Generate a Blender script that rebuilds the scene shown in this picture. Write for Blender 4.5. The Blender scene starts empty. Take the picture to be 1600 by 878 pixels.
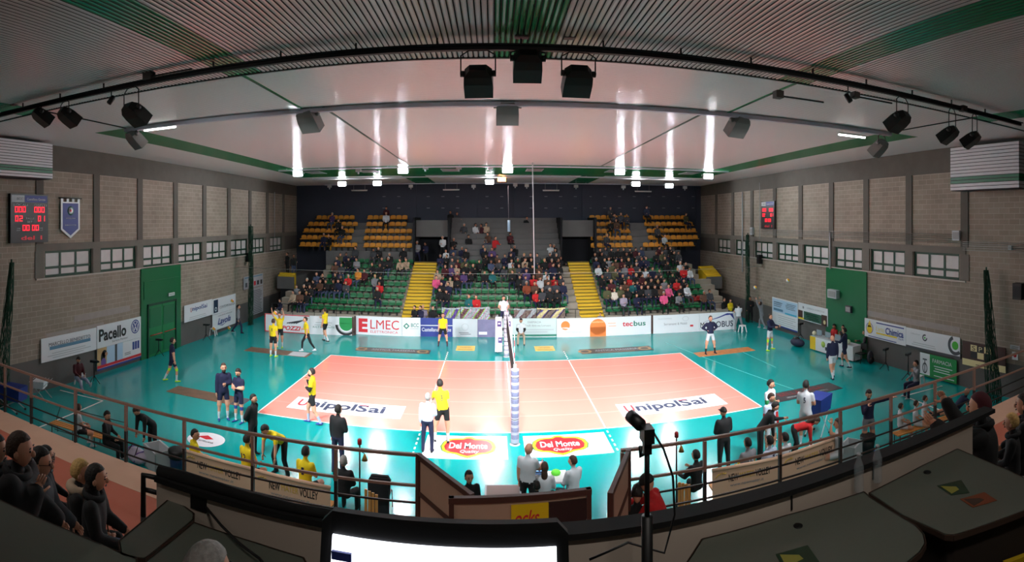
import bpy, bmesh, math, random
from mathutils import Vector, Matrix
PI = math.pi
SC = bpy.context.scene
COL = SC.collection
# ------------------------------------------------------------------ camera (a phone panorama: a cylindrical sweep from the press balcony)
F, V0, U0, H, CX, CY, YAW = 839.4, 344.3, 800.0, 6.984, -0.678, -17.63, 0.035
cam = bpy.data.cameras.new('camera')
cam.type = 'PANO'
cam.panorama_type = 'CENTRAL_CYLINDRICAL'
cam.central_cylindrical_range_u_min = -U0 / F
cam.central_cylindrical_range_u_max = U0 / F
cam.central_cylindrical_range_v_min = -(878 - V0) / F
cam.central_cylindrical_range_v_max = V0 / F
cam.central_cylindrical_radius = 1.0
cam.clip_start = 0.05; cam.clip_end = 200
camo = bpy.data.objects.new('camera', cam); COL.objects.link(camo)
camo.location = (CX, CY, H); camo.rotation_euler = (PI / 2, 0, -YAW)
SC.camera = camo
SC.view_settings.view_transform = 'Standard'; SC.view_settings.look = 'None'
SC.view_settings.gamma = 1; SC.view_settings.use_curve_mapping = False
SC.view_settings.exposure = 0.85
SC.cycles.use_denoising = True
SC.cycles.max_bounces = 6; SC.cycles.use_adaptive_sampling = False; SC.cycles.diffuse_bounces = 3; SC.cycles.glossy_bounces = 3
SC.cycles.sample_clamp_indirect = 6
w = bpy.data.worlds.new('world'); SC.world = w; w.use_nodes = True
w.node_tree.nodes['Background'].inputs[0].default_value = (0.75, 0.85, 1, 1)
w.node_tree.nodes['Background'].inputs[1].default_value = 0.02

def az(u): return (u - U0) / F + YAW
def onz(u, v, z=0.0):
    r = (H - z) * F / (v - V0); a = az(u); return Vector((CX + r * math.sin(a), CY + r * math.cos(a), z))
def onx(u, v, x):
    a = az(u); r = (x - CX) / math.sin(a); return Vector((x, CY + r * math.cos(a), H - r * (v - V0) / F))
def ony(u, v, y):
    a = az(u); r = (y - CY) / math.cos(a); return Vector((CX + r * math.sin(a), y, H - r * (v - V0) / F))

def area(name, loc, target, size, power, color=(1, 1, 1), sy=None, spread=None):
    l = bpy.data.lights.new(name, 'AREA'); l.energy = power; l.color = color; l.size = size
    if sy: l.shape = 'RECTANGLE'; l.size_y = sy
    if spread: l.spread = spread
    o = bpy.data.objects.new(name, l); COL.objects.link(o); o.location = loc
    o.rotation_euler = (Vector(target) - Vector(loc)).to_track_quat('-Z', 'Y').to_euler()
    return o
# the floodlights of the hall: (x, y, z, aim x, aim y, watts, colour). Their housings are built further down.
FLOOD_FAR = [(466, 271, 13.0), (630, 266, 13.0), (793, 265, 13.0), (968, 268, 13.0), (1106, 275, 13.0),
             (535, 287, 20.0), (590, 286, 20.0), (765, 284, 20.0), (784, 280, 20.0), (993, 287, 20.0), (1045, 290, 20.0)]
FLOOD_NEAR = [(60, 178), (101, 178), (205, 172), (747, 117), (825, 93), (904, 117), (1410, 184), (1488, 206), (1523, 214)]
FLOOD_TRACK = [(207, 212), (480, 181), (793, 167), (1157, 190), (1378, 226)]
for i, (u, v, y) in enumerate(FLOOD_FAR):
    p = ony(u, v, y)
    orange = (u == 784)
    area('flood_far', p + Vector((0, -0.16, 0)), (p.x * 0.7, -14.0, 3.5), 0.42, 330 if not orange else 60,
         (1, 0.45, 0.15) if orange else (0.95, 0.97, 1.0))
for u, v in FLOOD_NEAR:
    p = ony(u, v, -8.35)
    d_ = (Vector((p.x * 0.45, 4.5, 0)) - p).normalized()
    area('flood_near', p + d_ * .15, (p.x * 0.45, 4.5, 0), 0.2, 200, (0.96, 0.98, 1.0), spread=math.radians(84))
for u, v in FLOOD_TRACK:
    p = ony(u, v, -3.4)
    d_ = (Vector((p.x * 0.6, 5.5, 0)) - p).normalized()
    area('flood_track', p + d_ * .16, (p.x * 0.6, 5.5, 0), 0.22, 70, (0.96, 0.98, 1.0), spread=math.radians(120))

# ------------------------------------------------------------------ materials
MATS = {}
def lin(c):
    return tuple(((x / 255) / 12.92 if x / 255 <= 0.04045 else ((x / 255 + 0.055) / 1.055) ** 2.4) for x in c) + (1,)
def M(name, rgb=(128, 128, 128), rough=0.6, metal=0.0, emit=0.0, noise=0.0, nscale=20.0, spec=None, trans=0.0, bump=0.0, alpha=None):
    if name in MATS: return MATS[name]
    m = bpy.data.materials.new(name); m.use_nodes = True; nt = m.node_tree; b = nt.nodes['Principled BSDF']
    b.inputs['Base Color'].default_value = lin(rgb); b.inputs['Roughness'].default_value = rough; b.inputs['Metallic'].default_value = metal
    if spec is not None: b.inputs['Specular IOR Level'].default_value = spec
    if trans: b.inputs['Transmission Weight'].default_value = trans
    if alpha is not None: b.inputs['Alpha'].default_value = alpha
    if emit: b.inputs['Emission Color'].default_value = lin(rgb); b.inputs['Emission Strength'].default_value = emit
    if noise or bump:
        tc = nt.nodes.new('ShaderNodeTexCoord'); n = nt.nodes.new('ShaderNodeTexNoise'); n.inputs['Scale'].default_value = nscale; n.inputs['Detail'].default_value = 5
        nt.links.new(tc.outputs['Object'], n.inputs['Vector'])
        if noise:
            r = nt.nodes.new('ShaderNodeMapRange'); r.inputs['To Min'].default_value = 1 - noise; r.inputs['To Max'].default_value = 1 + noise
            mx = nt.nodes.new('ShaderNodeVectorMath'); mx.operation = 'SCALE'; mx.inputs[0].default_value = lin(rgb)[:3]
            nt.links.new(n.outputs['Fac'], r.inputs['Value']); nt.links.new(r.outputs[0], mx.inputs['Scale']); nt.links.new(mx.outputs[0], b.inputs['Base Color'])
        if bump:
            bp = nt.nodes.new('ShaderNodeBump'); bp.inputs['Strength'].default_value = bump; bp.inputs['Distance'].default_value = 0.01
            nt.links.new(n.outputs['Fac'], bp.inputs['Height']); nt.links.new(bp.outputs[0], b.inputs['Normal'])
    MATS[name] = m
    return m
def N(nt, t, **k):
    n = nt.nodes.new(t)
    for a, v in k.items(): setattr(n, a, v)
    return n

def brick_mat(name, ax):
    """coursed concrete blocks on a wall whose run is along world axis ax ('x' or 'y')"""
    m = M(name, (128, 118, 108), 0.85); nt = m.node_tree; b = nt.nodes['Principled BSDF']
    tc = N(nt, 'ShaderNodeTexCoord'); sp = N(nt, 'ShaderNodeSeparateXYZ'); cb = N(nt, 'ShaderNodeCombineXYZ')
    nt.links.new(tc.outputs['Object'], sp.inputs[0])
    nt.links.new(sp.outputs['X' if ax == 'x' else 'Y'], cb.inputs[0]); nt.links.new(sp.outputs['Z'], cb.inputs[1])
    br = N(nt, 'ShaderNodeTexBrick'); br.inputs['Scale'].default_value = 1.0
    br.inputs['Brick Width'].default_value = 0.5; br.inputs['Row Height'].default_value = 0.22; br.inputs['Mortar Size'].default_value = 0.011
    br.inputs['Mortar Smooth'].default_value = 0.3
    br.inputs['Color1'].default_value = lin((150, 138, 125)); br.inputs['Color2'].default_value = lin((139, 127, 115)); br.inputs['Mortar'].default_value = lin((176, 164, 151))
    nt.links.new(cb.outputs[0], br.inputs['Vector'])
    n = N(nt, 'ShaderNodeTexNoise'); n.inputs['Scale'].default_value = 0.9; n.inputs['Detail'].default_value = 8; nt.links.new(cb.outputs[0], n.inputs['Vector'])
    r = N(nt, 'ShaderNodeMapRange'); r.inputs['To Min'].default_value = 0.72; r.inputs['To Max'].default_value = 1.28; nt.links.new(n.outputs['Fac'], r.inputs['Value'])
    mx = N(nt, 'ShaderNodeVectorMath', operation='SCALE'); nt.links.new(br.outputs['Color'], mx.inputs[0]); nt.links.new(r.outputs[0], mx.inputs['Scale'])
    nt.links.new(mx.outputs[0], b.inputs['Base Color'])
    bp = N(nt, 'ShaderNodeBump'); bp.inputs['Strength'].default_value = 0.4; bp.inputs['Distance'].default_value = 0.01; bp.invert = True
    nt.links.new(br.outputs['Fac'], bp.inputs['Height']); nt.links.new(bp.outputs[0], b.inputs['Normal'])
    return m

# ------------------------------------------------------------------ mesh builder
class MB:
    def __init__(s): s.v = []; s.f = []; s.mi = []; s.ms = []; s.sm = []
    def _m(s, m):
        if m is None: return 0
        if m not in s.ms: s.ms.append(m)
        return s.ms.index(m)
    def add(s, vs, fs, m=None, smooth=False):
        o = len(s.v); s.v += [tuple(q) for q in vs]; k = s._m(m)
        for f in fs: s.f.append([o + i for i in f]); s.mi.append(k); s.sm.append(smooth)
    def box(s, c, d, m=None, rz=0.0, R=None):
        x, y, z = d[0] / 2, d[1] / 2, d[2] / 2
        vs = [Vector((i, j, k)) for i in (-x, x) for j in (-y, y) for k in (-z, z)]
        if R is None: R = Matrix.Rotation(rz, 3, 'Z')
        vs = [R @ q + Vector(c) for q in vs]
        s.add(vs, [(0, 1, 3, 2), (4, 6, 7, 5), (0, 4, 5, 1), (2, 3, 7, 6), (0, 2, 6, 4), (1, 5, 7, 3)], m)
    def bb(s, x0, x1, y0, y1, z0, z1, m=None):
        s.box(((x0 + x1) / 2, (y0 + y1) / 2, (z0 + z1) / 2), (abs(x1 - x0), abs(y1 - y0), abs(z1 - z0)), m)
    def bar(s, a, b, wd, ht, m=None):
        a = Vector(a); b = Vector(b); d = b - a; L = d.length
        if L < 1e-6: return
        x = d / L; up = Vector((0, 0, 1)) if abs(x.z) < 0.98 else Vector((0, 1, 0))
        y = up.cross(x).normalized(); z = x.cross(y)
        R = Matrix((x, y, z)).transposed(); s.box((a + b) / 2, (L, wd, ht), m, R=R)
    def tube(s, pts, r, m=None, n=8, cap=True, closed=False):
        pts = [Vector(p) for p in pts]; k = len(pts); rs = r if isinstance(r, (list, tuple)) else [r] * k
        vs = []; pu = None
        for i, p in enumerate(pts):
            d = (pts[min(i + 1, k - 1)] - pts[max(i - 1, 0)])
            if closed: d = pts[(i + 1) % k] - pts[i - 1]
            d = d.normalized() if d.length > 1e-9 else Vector((0, 0, 1))
            if pu is None: pu = d.orthogonal().normalized()
            pu = (pu - d * pu.dot(d));  pu = pu.normalized() if pu.length > 1e-6 else d.orthogonal().normalized()
            w_ = d.cross(pu)
            for j in range(n):
                a = 2 * PI * j / n; vs.append(p + (pu * math.cos(a) + w_ * math.sin(a)) * rs[i])
        fs = []
        for i in range(k if closed else k - 1):
            for j in range(n):
                a = i * n; b = ((i + 1) % k) * n; fs.append((a + j, a + (j + 1) % n, b + (j + 1) % n, b + j))
        if cap and not closed: fs.append(tuple(range(n))[::-1]); fs.append(tuple((k - 1) * n + j for j in range(n)))
        s.add(vs, fs, m, True)
    def lathe(s, c, prof, m=None, n=16, ax=(0, 0, 1)):
        """prof: (radius, height) pairs"""
        ax = Vector(ax).normalized(); u = ax.orthogonal().normalized(); w_ = ax.cross(u); c = Vector(c); vs = []
        for r, h in prof:
            for j in range(n):
                a = 2 * PI * j / n; vs.append(c + ax * h + (u * math.cos(a) + w_ * math.sin(a)) * r)
        fs = []
        for i in range(len(prof) - 1):
            for j in range(n): fs.append((i * n + j, i * n + (j + 1) % n, (i + 1) * n + (j + 1) % n, (i + 1) * n + j))
        fs.append(tuple(range(n))[::-1]); fs.append(tuple((len(prof) - 1) * n + j for j in range(n)))
        s.add(vs, fs, m, True)
    def ell(s, c, r, m=None, n=12, k=8, R=None, fn=None):
        vs = [];
        for i in range(1, k):
            t = PI * i / k
            for j in range(n):
                a = 2 * PI * j / n; q = Vector((math.sin(t) * math.cos(a), math.sin(t) * math.sin(a), math.cos(t)))
                vs.append(q)
        vs.append(Vector((0, 0, 1))); vs.append(Vector((0, 0, -1)))
        if fn: vs = [fn(q) for q in vs]
        vs = [Vector((q.x * r[0], q.y * r[1], q.z * r[2])) for q in vs]
        if R is not None: vs = [R @ q for q in vs]
        vs = [q + Vector(c) for q in vs]
        fs = [(i * n + j, (i + 1) * n + j, (i + 1) * n + (j + 1) % n, i * n + (j + 1) % n) for i in range(k - 2) for j in range(n)]
        T, B = len(vs) - 2, len(vs) - 1
        fs += [(T, j, (j + 1) % n) for j in range(n)] + [(B, (k - 2) * n + (j + 1) % n, (k - 2) * n + j) for j in range(n)]
        s.add(vs, fs, m, True)
    def prism(s, poly, ext, m=None):
        """flat polygon (3-D points) extruded by the vector ext"""
        k = len(poly); e = Vector(ext); vs = [Vector(q) for q in poly] + [Vector(q) + e for q in poly]
        s.add(vs, [tuple(range(k))[::-1], tuple(range(k, 2 * k))] + [(i, (i + 1) % k, k + (i + 1) % k, k + i) for i in range(k)], m)
    def build(s, name, m=None, parent=None, loc=None, kind=None, label=None, cat=None, group=None, fixn=True):
        me = bpy.data.meshes.new(name); me.from_pydata(s.v, [], s.f)
        if s.ms:
            for q in s.ms: me.materials.append(q)
            me.polygons.foreach_set('material_index', s.mi)
        elif m is not None: me.materials.append(m)
        me.polygons.foreach_set('use_smooth', s.sm)
        if fixn and len(s.f) < 60000:
            bm = bmesh.new(); bm.from_mesh(me); bmesh.ops.recalc_face_normals(bm, faces=bm.faces); bm.to_mesh(me); bm.free()
        me.update()
        o = bpy.data.objects.new(name, me); COL.objects.link(o)
        if loc is not None:
            o.location = loc
            if parent is None:
                me.transform(Matrix.Translation(-Vector(loc)))
        if parent is not None:
            o.parent = parent
        tag(o, label, cat, group, kind)
        return o
def tag(o, label=None, cat=None, group=None, kind=None):
    if label: o['label'] = label
    if cat: o['category'] = cat
    if group: o['group'] = group
    if kind: o['kind'] = kind
    return o
def thing(name, label, cat, loc=(0, 0, 0), rz=0.0, group=None):
    o = bpy.data.objects.new(name, None); COL.objects.link(o); o.location = loc; o.rotation_euler = (0, 0, rz); o.empty_display_size = 0.1
    return tag(o, label, cat, group)
def copy_tree(o, parent=None):
    c = o.copy(); COL.objects.link(c); c.parent = parent
    for ch in list(o.children): copy_tree(ch, c)
    return c
_TXT = {}
def text_obj(name, s, size, mat, parent, loc=(0, 0, 0), rot=(0, 0, 0), width=None, height=None, bold=0.0, shear=0.0, ext=0.002, align='CENTER', space=1.0, label=None):
    """lettering as a mesh: lies in local XY, width/height stretch it to the given extent"""
    c = bpy.data.curves.new('txt', 'FONT'); c.body = s; c.size = size; c.align_x = align; c.align_y = 'CENTER'; c.offset = bold; c.shear = shear
    c.extrude = ext; c.resolution_u = 3; c.space_character = space
    t = bpy.data.objects.new('txt', c); COL.objects.link(t)
    dg = bpy.context.evaluated_depsgraph_get(); me = bpy.data.meshes.new_from_object(t.evaluated_get(dg))
    bpy.data.objects.remove(t); bpy.data.curves.remove(c)
    if len(me.vertices) and (width or height):
        xs = [v.co.x for v in me.vertices]; ys = [v.co.y for v in me.vertices]
        w0, h0 = max(xs) - min(xs), max(ys) - min(ys); cx, cy = (max(xs) + min(xs)) / 2, (max(ys) + min(ys)) / 2
        sx = width / w0 if width else 1; sy = height / h0 if height else sx
        if not width: sx = sy
        for v in me.vertices: v.co.x = (v.co.x - cx) * sx; v.co.y = (v.co.y - cy) * sy
    me.materials.clear(); me.materials.append(mat)
    o = bpy.data.objects.new(name, me); COL.objects.link(o); o.parent = parent; o.location = loc; o.rotation_euler = rot
    if label: o['label'] = label
    return o
# ------------------------------------------------------------------ the shell
XL, XR, YB, YN = -17.05, 16.66, 25.1, -21.0
def zc(y): return 10.12 - 0.007 * (y + 2)
m_bl, m_br, m_bb = brick_mat('block_wall_y', 'y'), None, brick_mat('block_wall_x', 'x')
m_conc = M('raw_concrete', (112, 106, 98), 0.85, noise=0.22, nscale=1.6, bump=0.3)
m_concd = M('dark_concrete', (92, 87, 80), 0.85, noise=0.2, nscale=2.0, bump=0.3)
m_dado = M('grey_dado_paint', (92, 88, 86), 0.6, noise=0.08, nscale=1.5)
m_teal = M('teal_sports_floor', (0, 150, 150), 0.16, noise=0.04, nscale=0.7, spec=0.55)
m_white = M('white_line_paint', (235, 240, 238), 0.3)
m_green = M('green_paint', (12, 104, 62), 0.35)
m_dgreen = M('dark_green_frame', (10, 62, 42), 0.4)
m_navy = M('navy_wall_paint', (44, 50, 66), 0.7, noise=0.12, nscale=0.6)
m_black = M('black_metal', (12, 12, 13), 0.5)
m_pane = M('frosted_pane', (205, 200, 200), 0.35, noise=0.12, nscale=3.0)

def floor_mat():
    m = M('coral_court_floor', (242, 144, 130), 0.18, spec=0.5); nt = m.node_tree; b = nt.nodes['Principled BSDF']
    tc = N(nt, 'ShaderNodeTexCoord'); sp = N(nt, 'ShaderNodeSeparateXYZ'); nt.links.new(tc.outputs['Object'], sp.inputs[0])
    a = N(nt, 'ShaderNodeMath', operation='MULTIPLY'); a.inputs[1].default_value = 1 / 1.5; nt.links.new(sp.outputs['Y'], a.inputs[0])
    fr = N(nt, 'ShaderNodeMath', operation='FRACT'); nt.links.new(a.outputs[0], fr.inputs[0])
    pp = N(nt, 'ShaderNodeMath', operation='PINGPONG'); pp.inputs[1].default_value = 0.5; nt.links.new(fr.outputs[0], pp.inputs[0])
    lt = N(nt, 'ShaderNodeMapRange'); lt.inputs['From Min'].default_value = 0.0; lt.inputs['From Max'].default_value = 0.05; lt.inputs['To Min'].default_value = 0.55; lt.inputs['To Max'].default_value = 0.0
    nt.links.new(pp.outputs[0], lt.inputs['Value'])
    mx = N(nt, 'ShaderNodeMix', data_type='RGBA'); mx.inputs[6].default_value = lin((242, 146, 132)); mx.inputs[7].default_value = lin((246, 172, 160))
    nt.links.new(lt.outputs[0], mx.inputs[0]); nt.links.new(mx.outputs[2], b.inputs['Base Color'])
    return m
b = MB(); b.bb(XL, XR, -10.2, YB, -0.2, 0, m_teal); b.build('floor', kind='structure')
b = MB(); b.bb(-9, 9, 0, 9, -0.001, 0.004, floor_mat()); b.build('floor_court_surface', kind='structure')
b = MB()
def fl(x0, x1, y0, y1, z=0.008, m=m_white): b.bb(min(x0, x1), max(x0, x1), min(y0, y1), max(y0, y1), 0.0, z, m)
fl(-9, 9, -0.0, 0.05); fl(-9, 9, 8.95, 9.0); fl(-9, -8.95, 0, 9); fl(8.95, 9, 0, 9)
fl(-0.03, 0.03, 0, 9); fl(-3.1, -3.05, 0, 9); fl(3.05, 3.1, 0, 9)
for sx in (-1, 1):
    for k in range(5):
        fl(sx * 3.05, sx * 3.1, -0.35 - k * 0.35, -0.2 - k * 0.35); fl(sx * 3.05, sx * 3.1, 9.2 + k * 0.35, 9.35 + k * 0.35)
k = 3.2
while k < 9.2:
    fl(k, k + .28, -1.78, -1.73); fl(-k - .28, -k, -1.78, -1.73); k += .75
for sx, pts in ((-1, [(94, 609.6), (160.5, 626.3), (54, 670.5)]), (1, [(1472, 603), (1412.6, 618.8), (1475, 643)])):
    q = [onz(*p) for p in pts]
    for a_, c_ in ((0, 1), (1, 2)): b.bar(q[a_] + Vector((0, 0, .004)), q[c_] + Vector((0, 0, .004)), 0.06, 0.008, m_white)
m_faint = M('faded_line_paint', (70, 190, 190), 0.3)
for pts in ([(1040, 535), (1240, 608)], [(1150, 545), (1212, 574)]):
    q = [onz(*p) for p in pts]; b.bar(q[0] + Vector((0, 0, .002)), q[1] + Vector((0, 0, .002)), 0.05, 0.004, m_faint)
b.build('floor_court_lines', kind='structure')

# side walls: block panels between concrete pilasters, window band, painted dado
WL = [(-2.8, 0.03), (0.63, 3.23), (3.85, 6.4), (7.05, 9.5), (10.1, 12.6), (13.2, 15.6), (16.38, 18.4), (19.5, 21.8)]
WR = [(-2.94, -.21), (0.38, 2.82), (3.52, 5.82), (6.48, 8.94), (9.57, 12.0), (12.66, 15.06), (15.92, 18.08), (19.08, 21.34)]
def side_wall(name, X, sgn, wins, z0=4.62, z1=5.72):
    """sgn +1: the hall lies on +x"""
    b = MB(); t = X - sgn * 0.3
    def seg(y0, y1, za, zb, m, off=0.0):
        xs = sorted((t, X + sgn * off)); b.bb(xs[0], xs[1], y0, y1, za, zb, m)
    seg(YN, YB, 0, 1.35, m_dado); seg(YN, YB, 1.35, z0, m_bl)
    last = YN
    for a, c in wins: seg(last, a, z0, z1, m_bl if last == YN else m_conc); last = c
    seg(last, YB, z0, z1, m_concd)
    seg(YN, YB, z1, 9.05, m_bl); seg(YN, YB, 9.05, 10.6, m_concd)
    seg(-3.3, YB, z1, z1 + .3, m_conc, .03)          # lintel band
    ys = [wins[0][0] - .3] + [(wins[i][1] + wins[i + 1][0]) / 2 for i in range(len(wins) - 1)] + [wins[-1][1] + .3]
    for y in ys: seg(y - .2, y + .2, z1 + .3, 9.05, m_concd, .05); seg(y - .24, y + .24, z0, z1, m_conc, .03)
    seg(-3.3, 22.3, z0 - .07, z0, M('pale_conduit', (176, 168, 160), .5), .06)
    b.build(name, kind='structure')
side_wall('wall_left', XL, 1, WL); side_wall('wall_right', XR, -1, WR, 4.45, 5.56)
def window(n, X, sgn, y0, y1, z0, z1, broken=False):
    w_ = thing('window_%d' % n, None, None, (X - sgn * .1, (y0 + y1) / 2, (z0 + z1) / 2)); w_['kind'] = 'structure'
    hw, hh = (y1 - y0) / 2, (z1 - z0) / 2; b = MB(); f = .1; zt = -hh + 2 * hh * .36
    for yy in (-hw + f / 2, -hw / 3, hw / 3, hw - f / 2): b.bb(-.04, .04, yy - f / 2, yy + f / 2, -hh, hh, m_dgreen)
    for zz in (-hh + f / 2, zt, hh - f / 2): b.bb(-.045, .045, -hw, hw, zz - f / 2, zz + f / 2, m_dgreen)
    b.build('window_frame', parent=w_, kind='structure')
    b = MB(); b.bb(-.01, .01, -hw, hw, -hh, hh, m_pane); b.build('window_pane', parent=w_, kind='structure')
n = 1
for X, sgn, ws, a, c in ((XL, 1, WL, 4.62, 5.72), (XR, -1, WR, 4.45, 5.56)):
    for y0, y1 in ws: window(n, X, sgn, y0, y1, a, c); n += 1
# back wall behind the stands, with pilasters
b = MB(); b.bb(XL, XR, YB, YB + .3, 0, 10.6, m_navy)
for u in (645, 740, 770, 808, 915, 1092): 
    p = ony(u, 300, YB); b.bb(p.x - .3, p.x + .3, YB - .12, YB, 5.0, 10, m_navy)
m_fix = M('pale_fixing_plate', (120, 124, 134), .5)
for zr in (307, 325):
    for u in range(600, 1110, 23):
        p = ony(u, zr, YB - .02); b.bb(p.x - .12, p.x + .12, YB - .03, YB, p.z - .025, p.z + .025, m_fix)
b.build('wall_back', kind='structure')
b = MB(); b.bb(XL, XR, YN - .3, YN, 0, 10.6, m_concd); b.build('wall_near', kind='structure')

# ceiling: slatted metal panels
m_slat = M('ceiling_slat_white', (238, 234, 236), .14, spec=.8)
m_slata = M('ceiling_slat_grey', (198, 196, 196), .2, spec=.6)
m_slatg = M('ceiling_slat_green', (14, 124, 74), .2, spec=.5)
m_gap = M('ceiling_gap', (18, 18, 18), .9)
YA, YT, YG0, YG1 = -7.2, -3.5, 11.7, 17.6
def gx(x):   # is a slat of the near field green
    return abs(abs(x) - 5.85) < .42 or abs(x + .1) < .58 or abs(abs(x) - 12.6) < .5
b = MB(); x = XL
while x < XR:
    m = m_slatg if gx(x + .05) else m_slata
    z = zc(YA) + .0; pts = [(0, .0), (.02, -.012), (.058, -.012), (.078, 0)]
    for i in range(3):
        (xa, da), (xb, db) = pts[i], pts[i + 1]
        b.add([(x + xa, YN, z + da), (x + xb, YN, z + db), (x + xb, YA, z + db), (x + xa, YA, z + da)], [(0, 1, 2, 3)], m)
    x += .1
b.bb(XL, XR, YN, YA, zc(YA) + .03, zc(YA) + .1, m_gap)
b.build('ceiling', kind='structure', fixn=False)
b = MB(); y = YA
pr = [(.1 * i / 6, -.011 * math.sin(PI * i / 6)) for i in range(7)]
while y < YB:
    green = YG0 <= y < YG1
    spans = [(XL, -13.7, 0), (-13.7, -12.15, 1), (-12.15, 12.15, 0), (12.15, 13.7, 1), (13.7, XR, 0)]
    if y < YT: spans = [(XL, XR, 0)]
    if green: spans = [(XL, -13.7, 0), (-13.7, 13.7, 1), (13.7, XR, 0)]
    if y >= YG1: spans = [(XL, -6.8, 0), (-6.8, -5.2, 1), (-5.2, 5.2, 0), (5.2, 6.8, 1), (6.8, XR, 0)]
    for x0, x1, g in spans:
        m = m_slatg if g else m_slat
        z = zc(y); b.add([(xx, y + ya, z + da) for ya, da in pr for xx in (x0, x1)], [(2 * i, 2 * i + 1, 2 * i + 3, 2 * i + 2) for i in range(len(pr) - 1)], m, True)
    y += .1

for sx in (-1, 1):          # cover strips over the panel joints
    for x_, ya, yb_, mm in ((5.93, YA, YT, m_slatg), (5.3, YT, YG0, m_dgreen), (12.2, YA, YT, m_gap)):
        b.bar((sx * x_, ya, zc(ya) - .02), (sx * x_, yb_, zc(yb_) - .02), .07, .02, mm)
b.bb(XL, XR, YA - .03, YA + .03, zc(YA) - .03, zc(YA) + .02, M('dark_joint', (40, 42, 42), .6))
b.build('ceiling_far', kind='structure', fixn=False)
b = MB(); b.bb(XL, XR, YA, YB, 10.2, 10.28, m_gap); b.build('ceiling_deck', kind='structure')
# cable trays under the ceiling
m_tray = M('galvanised_tray', (188, 190, 204), .4)
def tray(y, x0, x1, lab, h=.1, d=.14):
    b = MB(); z = zc(y) - .14
    b.bb(x0, x1, y - d / 2, y + d / 2, z - .01, z + .0, m_tray); b.bb(x0, x1, y - d / 2 - .01, y - d / 2, z - .01, z + h, m_tray); b.bb(x0, x1, y + d / 2, y + d / 2 + .01, z - .01, z + h, m_tray)
    xx = x0 + .5
    while xx < x1: b.bb(xx - .01, xx + .01, y - .01, y + .01, z, zc(y) - .012, m_tray); xx += 2.0
    b.build('cable_tray', label=lab, cat='cable tray', loc=(0, y, z))
tray(YT, -12.2, 12.2, 'long galvanised cable tray under the white ceiling, over the near sideline')
tray(YG0 - .1, -13, 13, 'thin cable tray along the near edge of the green ceiling band', .06)
tray(YG1 + .1, -13, 13, 'thin cable tray along the far edge of the green ceiling band', .06)
tray(23.5, -14, 14, 'thin cable tray under the dark ceiling above the top spectators', .05)
# white ribbed bulkheads high on the side walls
m_rib = M('white_ribbed_sheet', (206, 204, 208), .35); m_ribline = M('rib_shadow_gap', (52, 40, 48), .8)
def bulk(name, sgn, X, xf, y0, y1, z0, z1, lab):
    b = MB(); n_ = 13; hh = (z1 - z0) / n_
    for i in range(n_):
        m = m_green if i in (2, 3) else m_rib
        za = z0 + i * hh
        b.bb(*sorted((X, xf)), y0, y1, za + .012, za + hh - .012, m)
        b.bb(*sorted((X, xf - sgn * .02)), y0 + .01, y1 - .01, za - .012, za + .012, m_ribline)
    b.build(name, kind='structure')
bulk('trim_1', 1, XL, -16.2, -14, -3.15, 8.62, 10.0, '')
q0, q1 = onx(1485, 290, 15.9), onx(1592, 284, 15.9)
bulk('trim_2', -1, XR, 15.9, q1.y, q0.y, 8.2, 9.95, '')
# green painted door bays
def door_bay(X, sgn, y0, y1, zt, nm, leaf):
    b = MB(); b.bb(*sorted((X, X + sgn * .06)), y0, y1, 0.0 if not leaf else 2.72, zt, m_green)
    if leaf:
        b.bb(*sorted((X, X + sgn * .06)), y0, y0 + .5, 0, 2.72, m_green); b.bb(*sorted((X, X + sgn * .06)), y1 - .55, y1, 0, 2.72, m_green)
        b.bb(*sorted((X + sgn * .05, X + sgn * .09)), y0 + .2, y1 - .2, 3.0, 3.9, m_green)
    b.build(nm, kind='structure')
door_bay(XL, 1, 3.6, 7.2, 4.58, 'trim_3', True)
door_bay(XR, -1, 3.11, 6.6, 4.4, 'trim_4', False)
d = thing('door_1', None, None, (XL + .02, 5.4, 0)); d['kind'] = 'structure'
m_leaf = M('green_door_leaf', (20, 128, 72), .35); m_redbar = M('red_push_bar', (190, 50, 40), .4)
for s_ in (-1, 1):
    b = MB(); y0, y1 = sorted((.015 * s_, 1.22 * s_)); b.bb(0.0, .05, y0, y1, .02, 2.62, m_leaf)
    b.bb(.05, .07, y0 + .1, y1 - .1, 1.5, 2.5, m_green); b.bb(.05, .07, y0 + .1, y1 - .1, .15, 1.0, m_green)
    lf = b.build('door_leaf', parent=d, kind='structure'); c_ = MB(); c_.tube([(.12, y0 + .08, 1.12), (.12, y1 - .08, 1.12)], .025, m_redbar); c_.build('push_bar', parent=lf)
b = MB(); b.bb(0, .1, -1.3, -1.22, 0, 2.72, m_dgreen); b.bb(0, .1, 1.22, 1.3, 0, 2.72, m_dgreen); b.bb(0, .1, -1.3, 1.3, 2.62, 2.72, m_dgreen); b.build('door_frame', parent=d, kind='structure')

# near terrace with its walkway, and the press balcony the picture is taken from
m_beige = M('beige_concrete', (196, 160, 138), .7, noise=.1, nscale=2.0); m_terra = M('terracotta_paving', (168, 92, 72), .7, noise=.1, nscale=2.0)
ZT = 2.68
b = MB(); b.bb(XL, XR, -10.9, -10.2, ZT - .3, ZT, m_beige); b.bb(XL, XR, -14.4, -10.9, ZT - .3, ZT - .005, m_terra); b.bb(XL, XR, -10.5, -10.2, 0, ZT - .3, m_conc)
b.build('floor_terrace', kind='structure')
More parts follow.
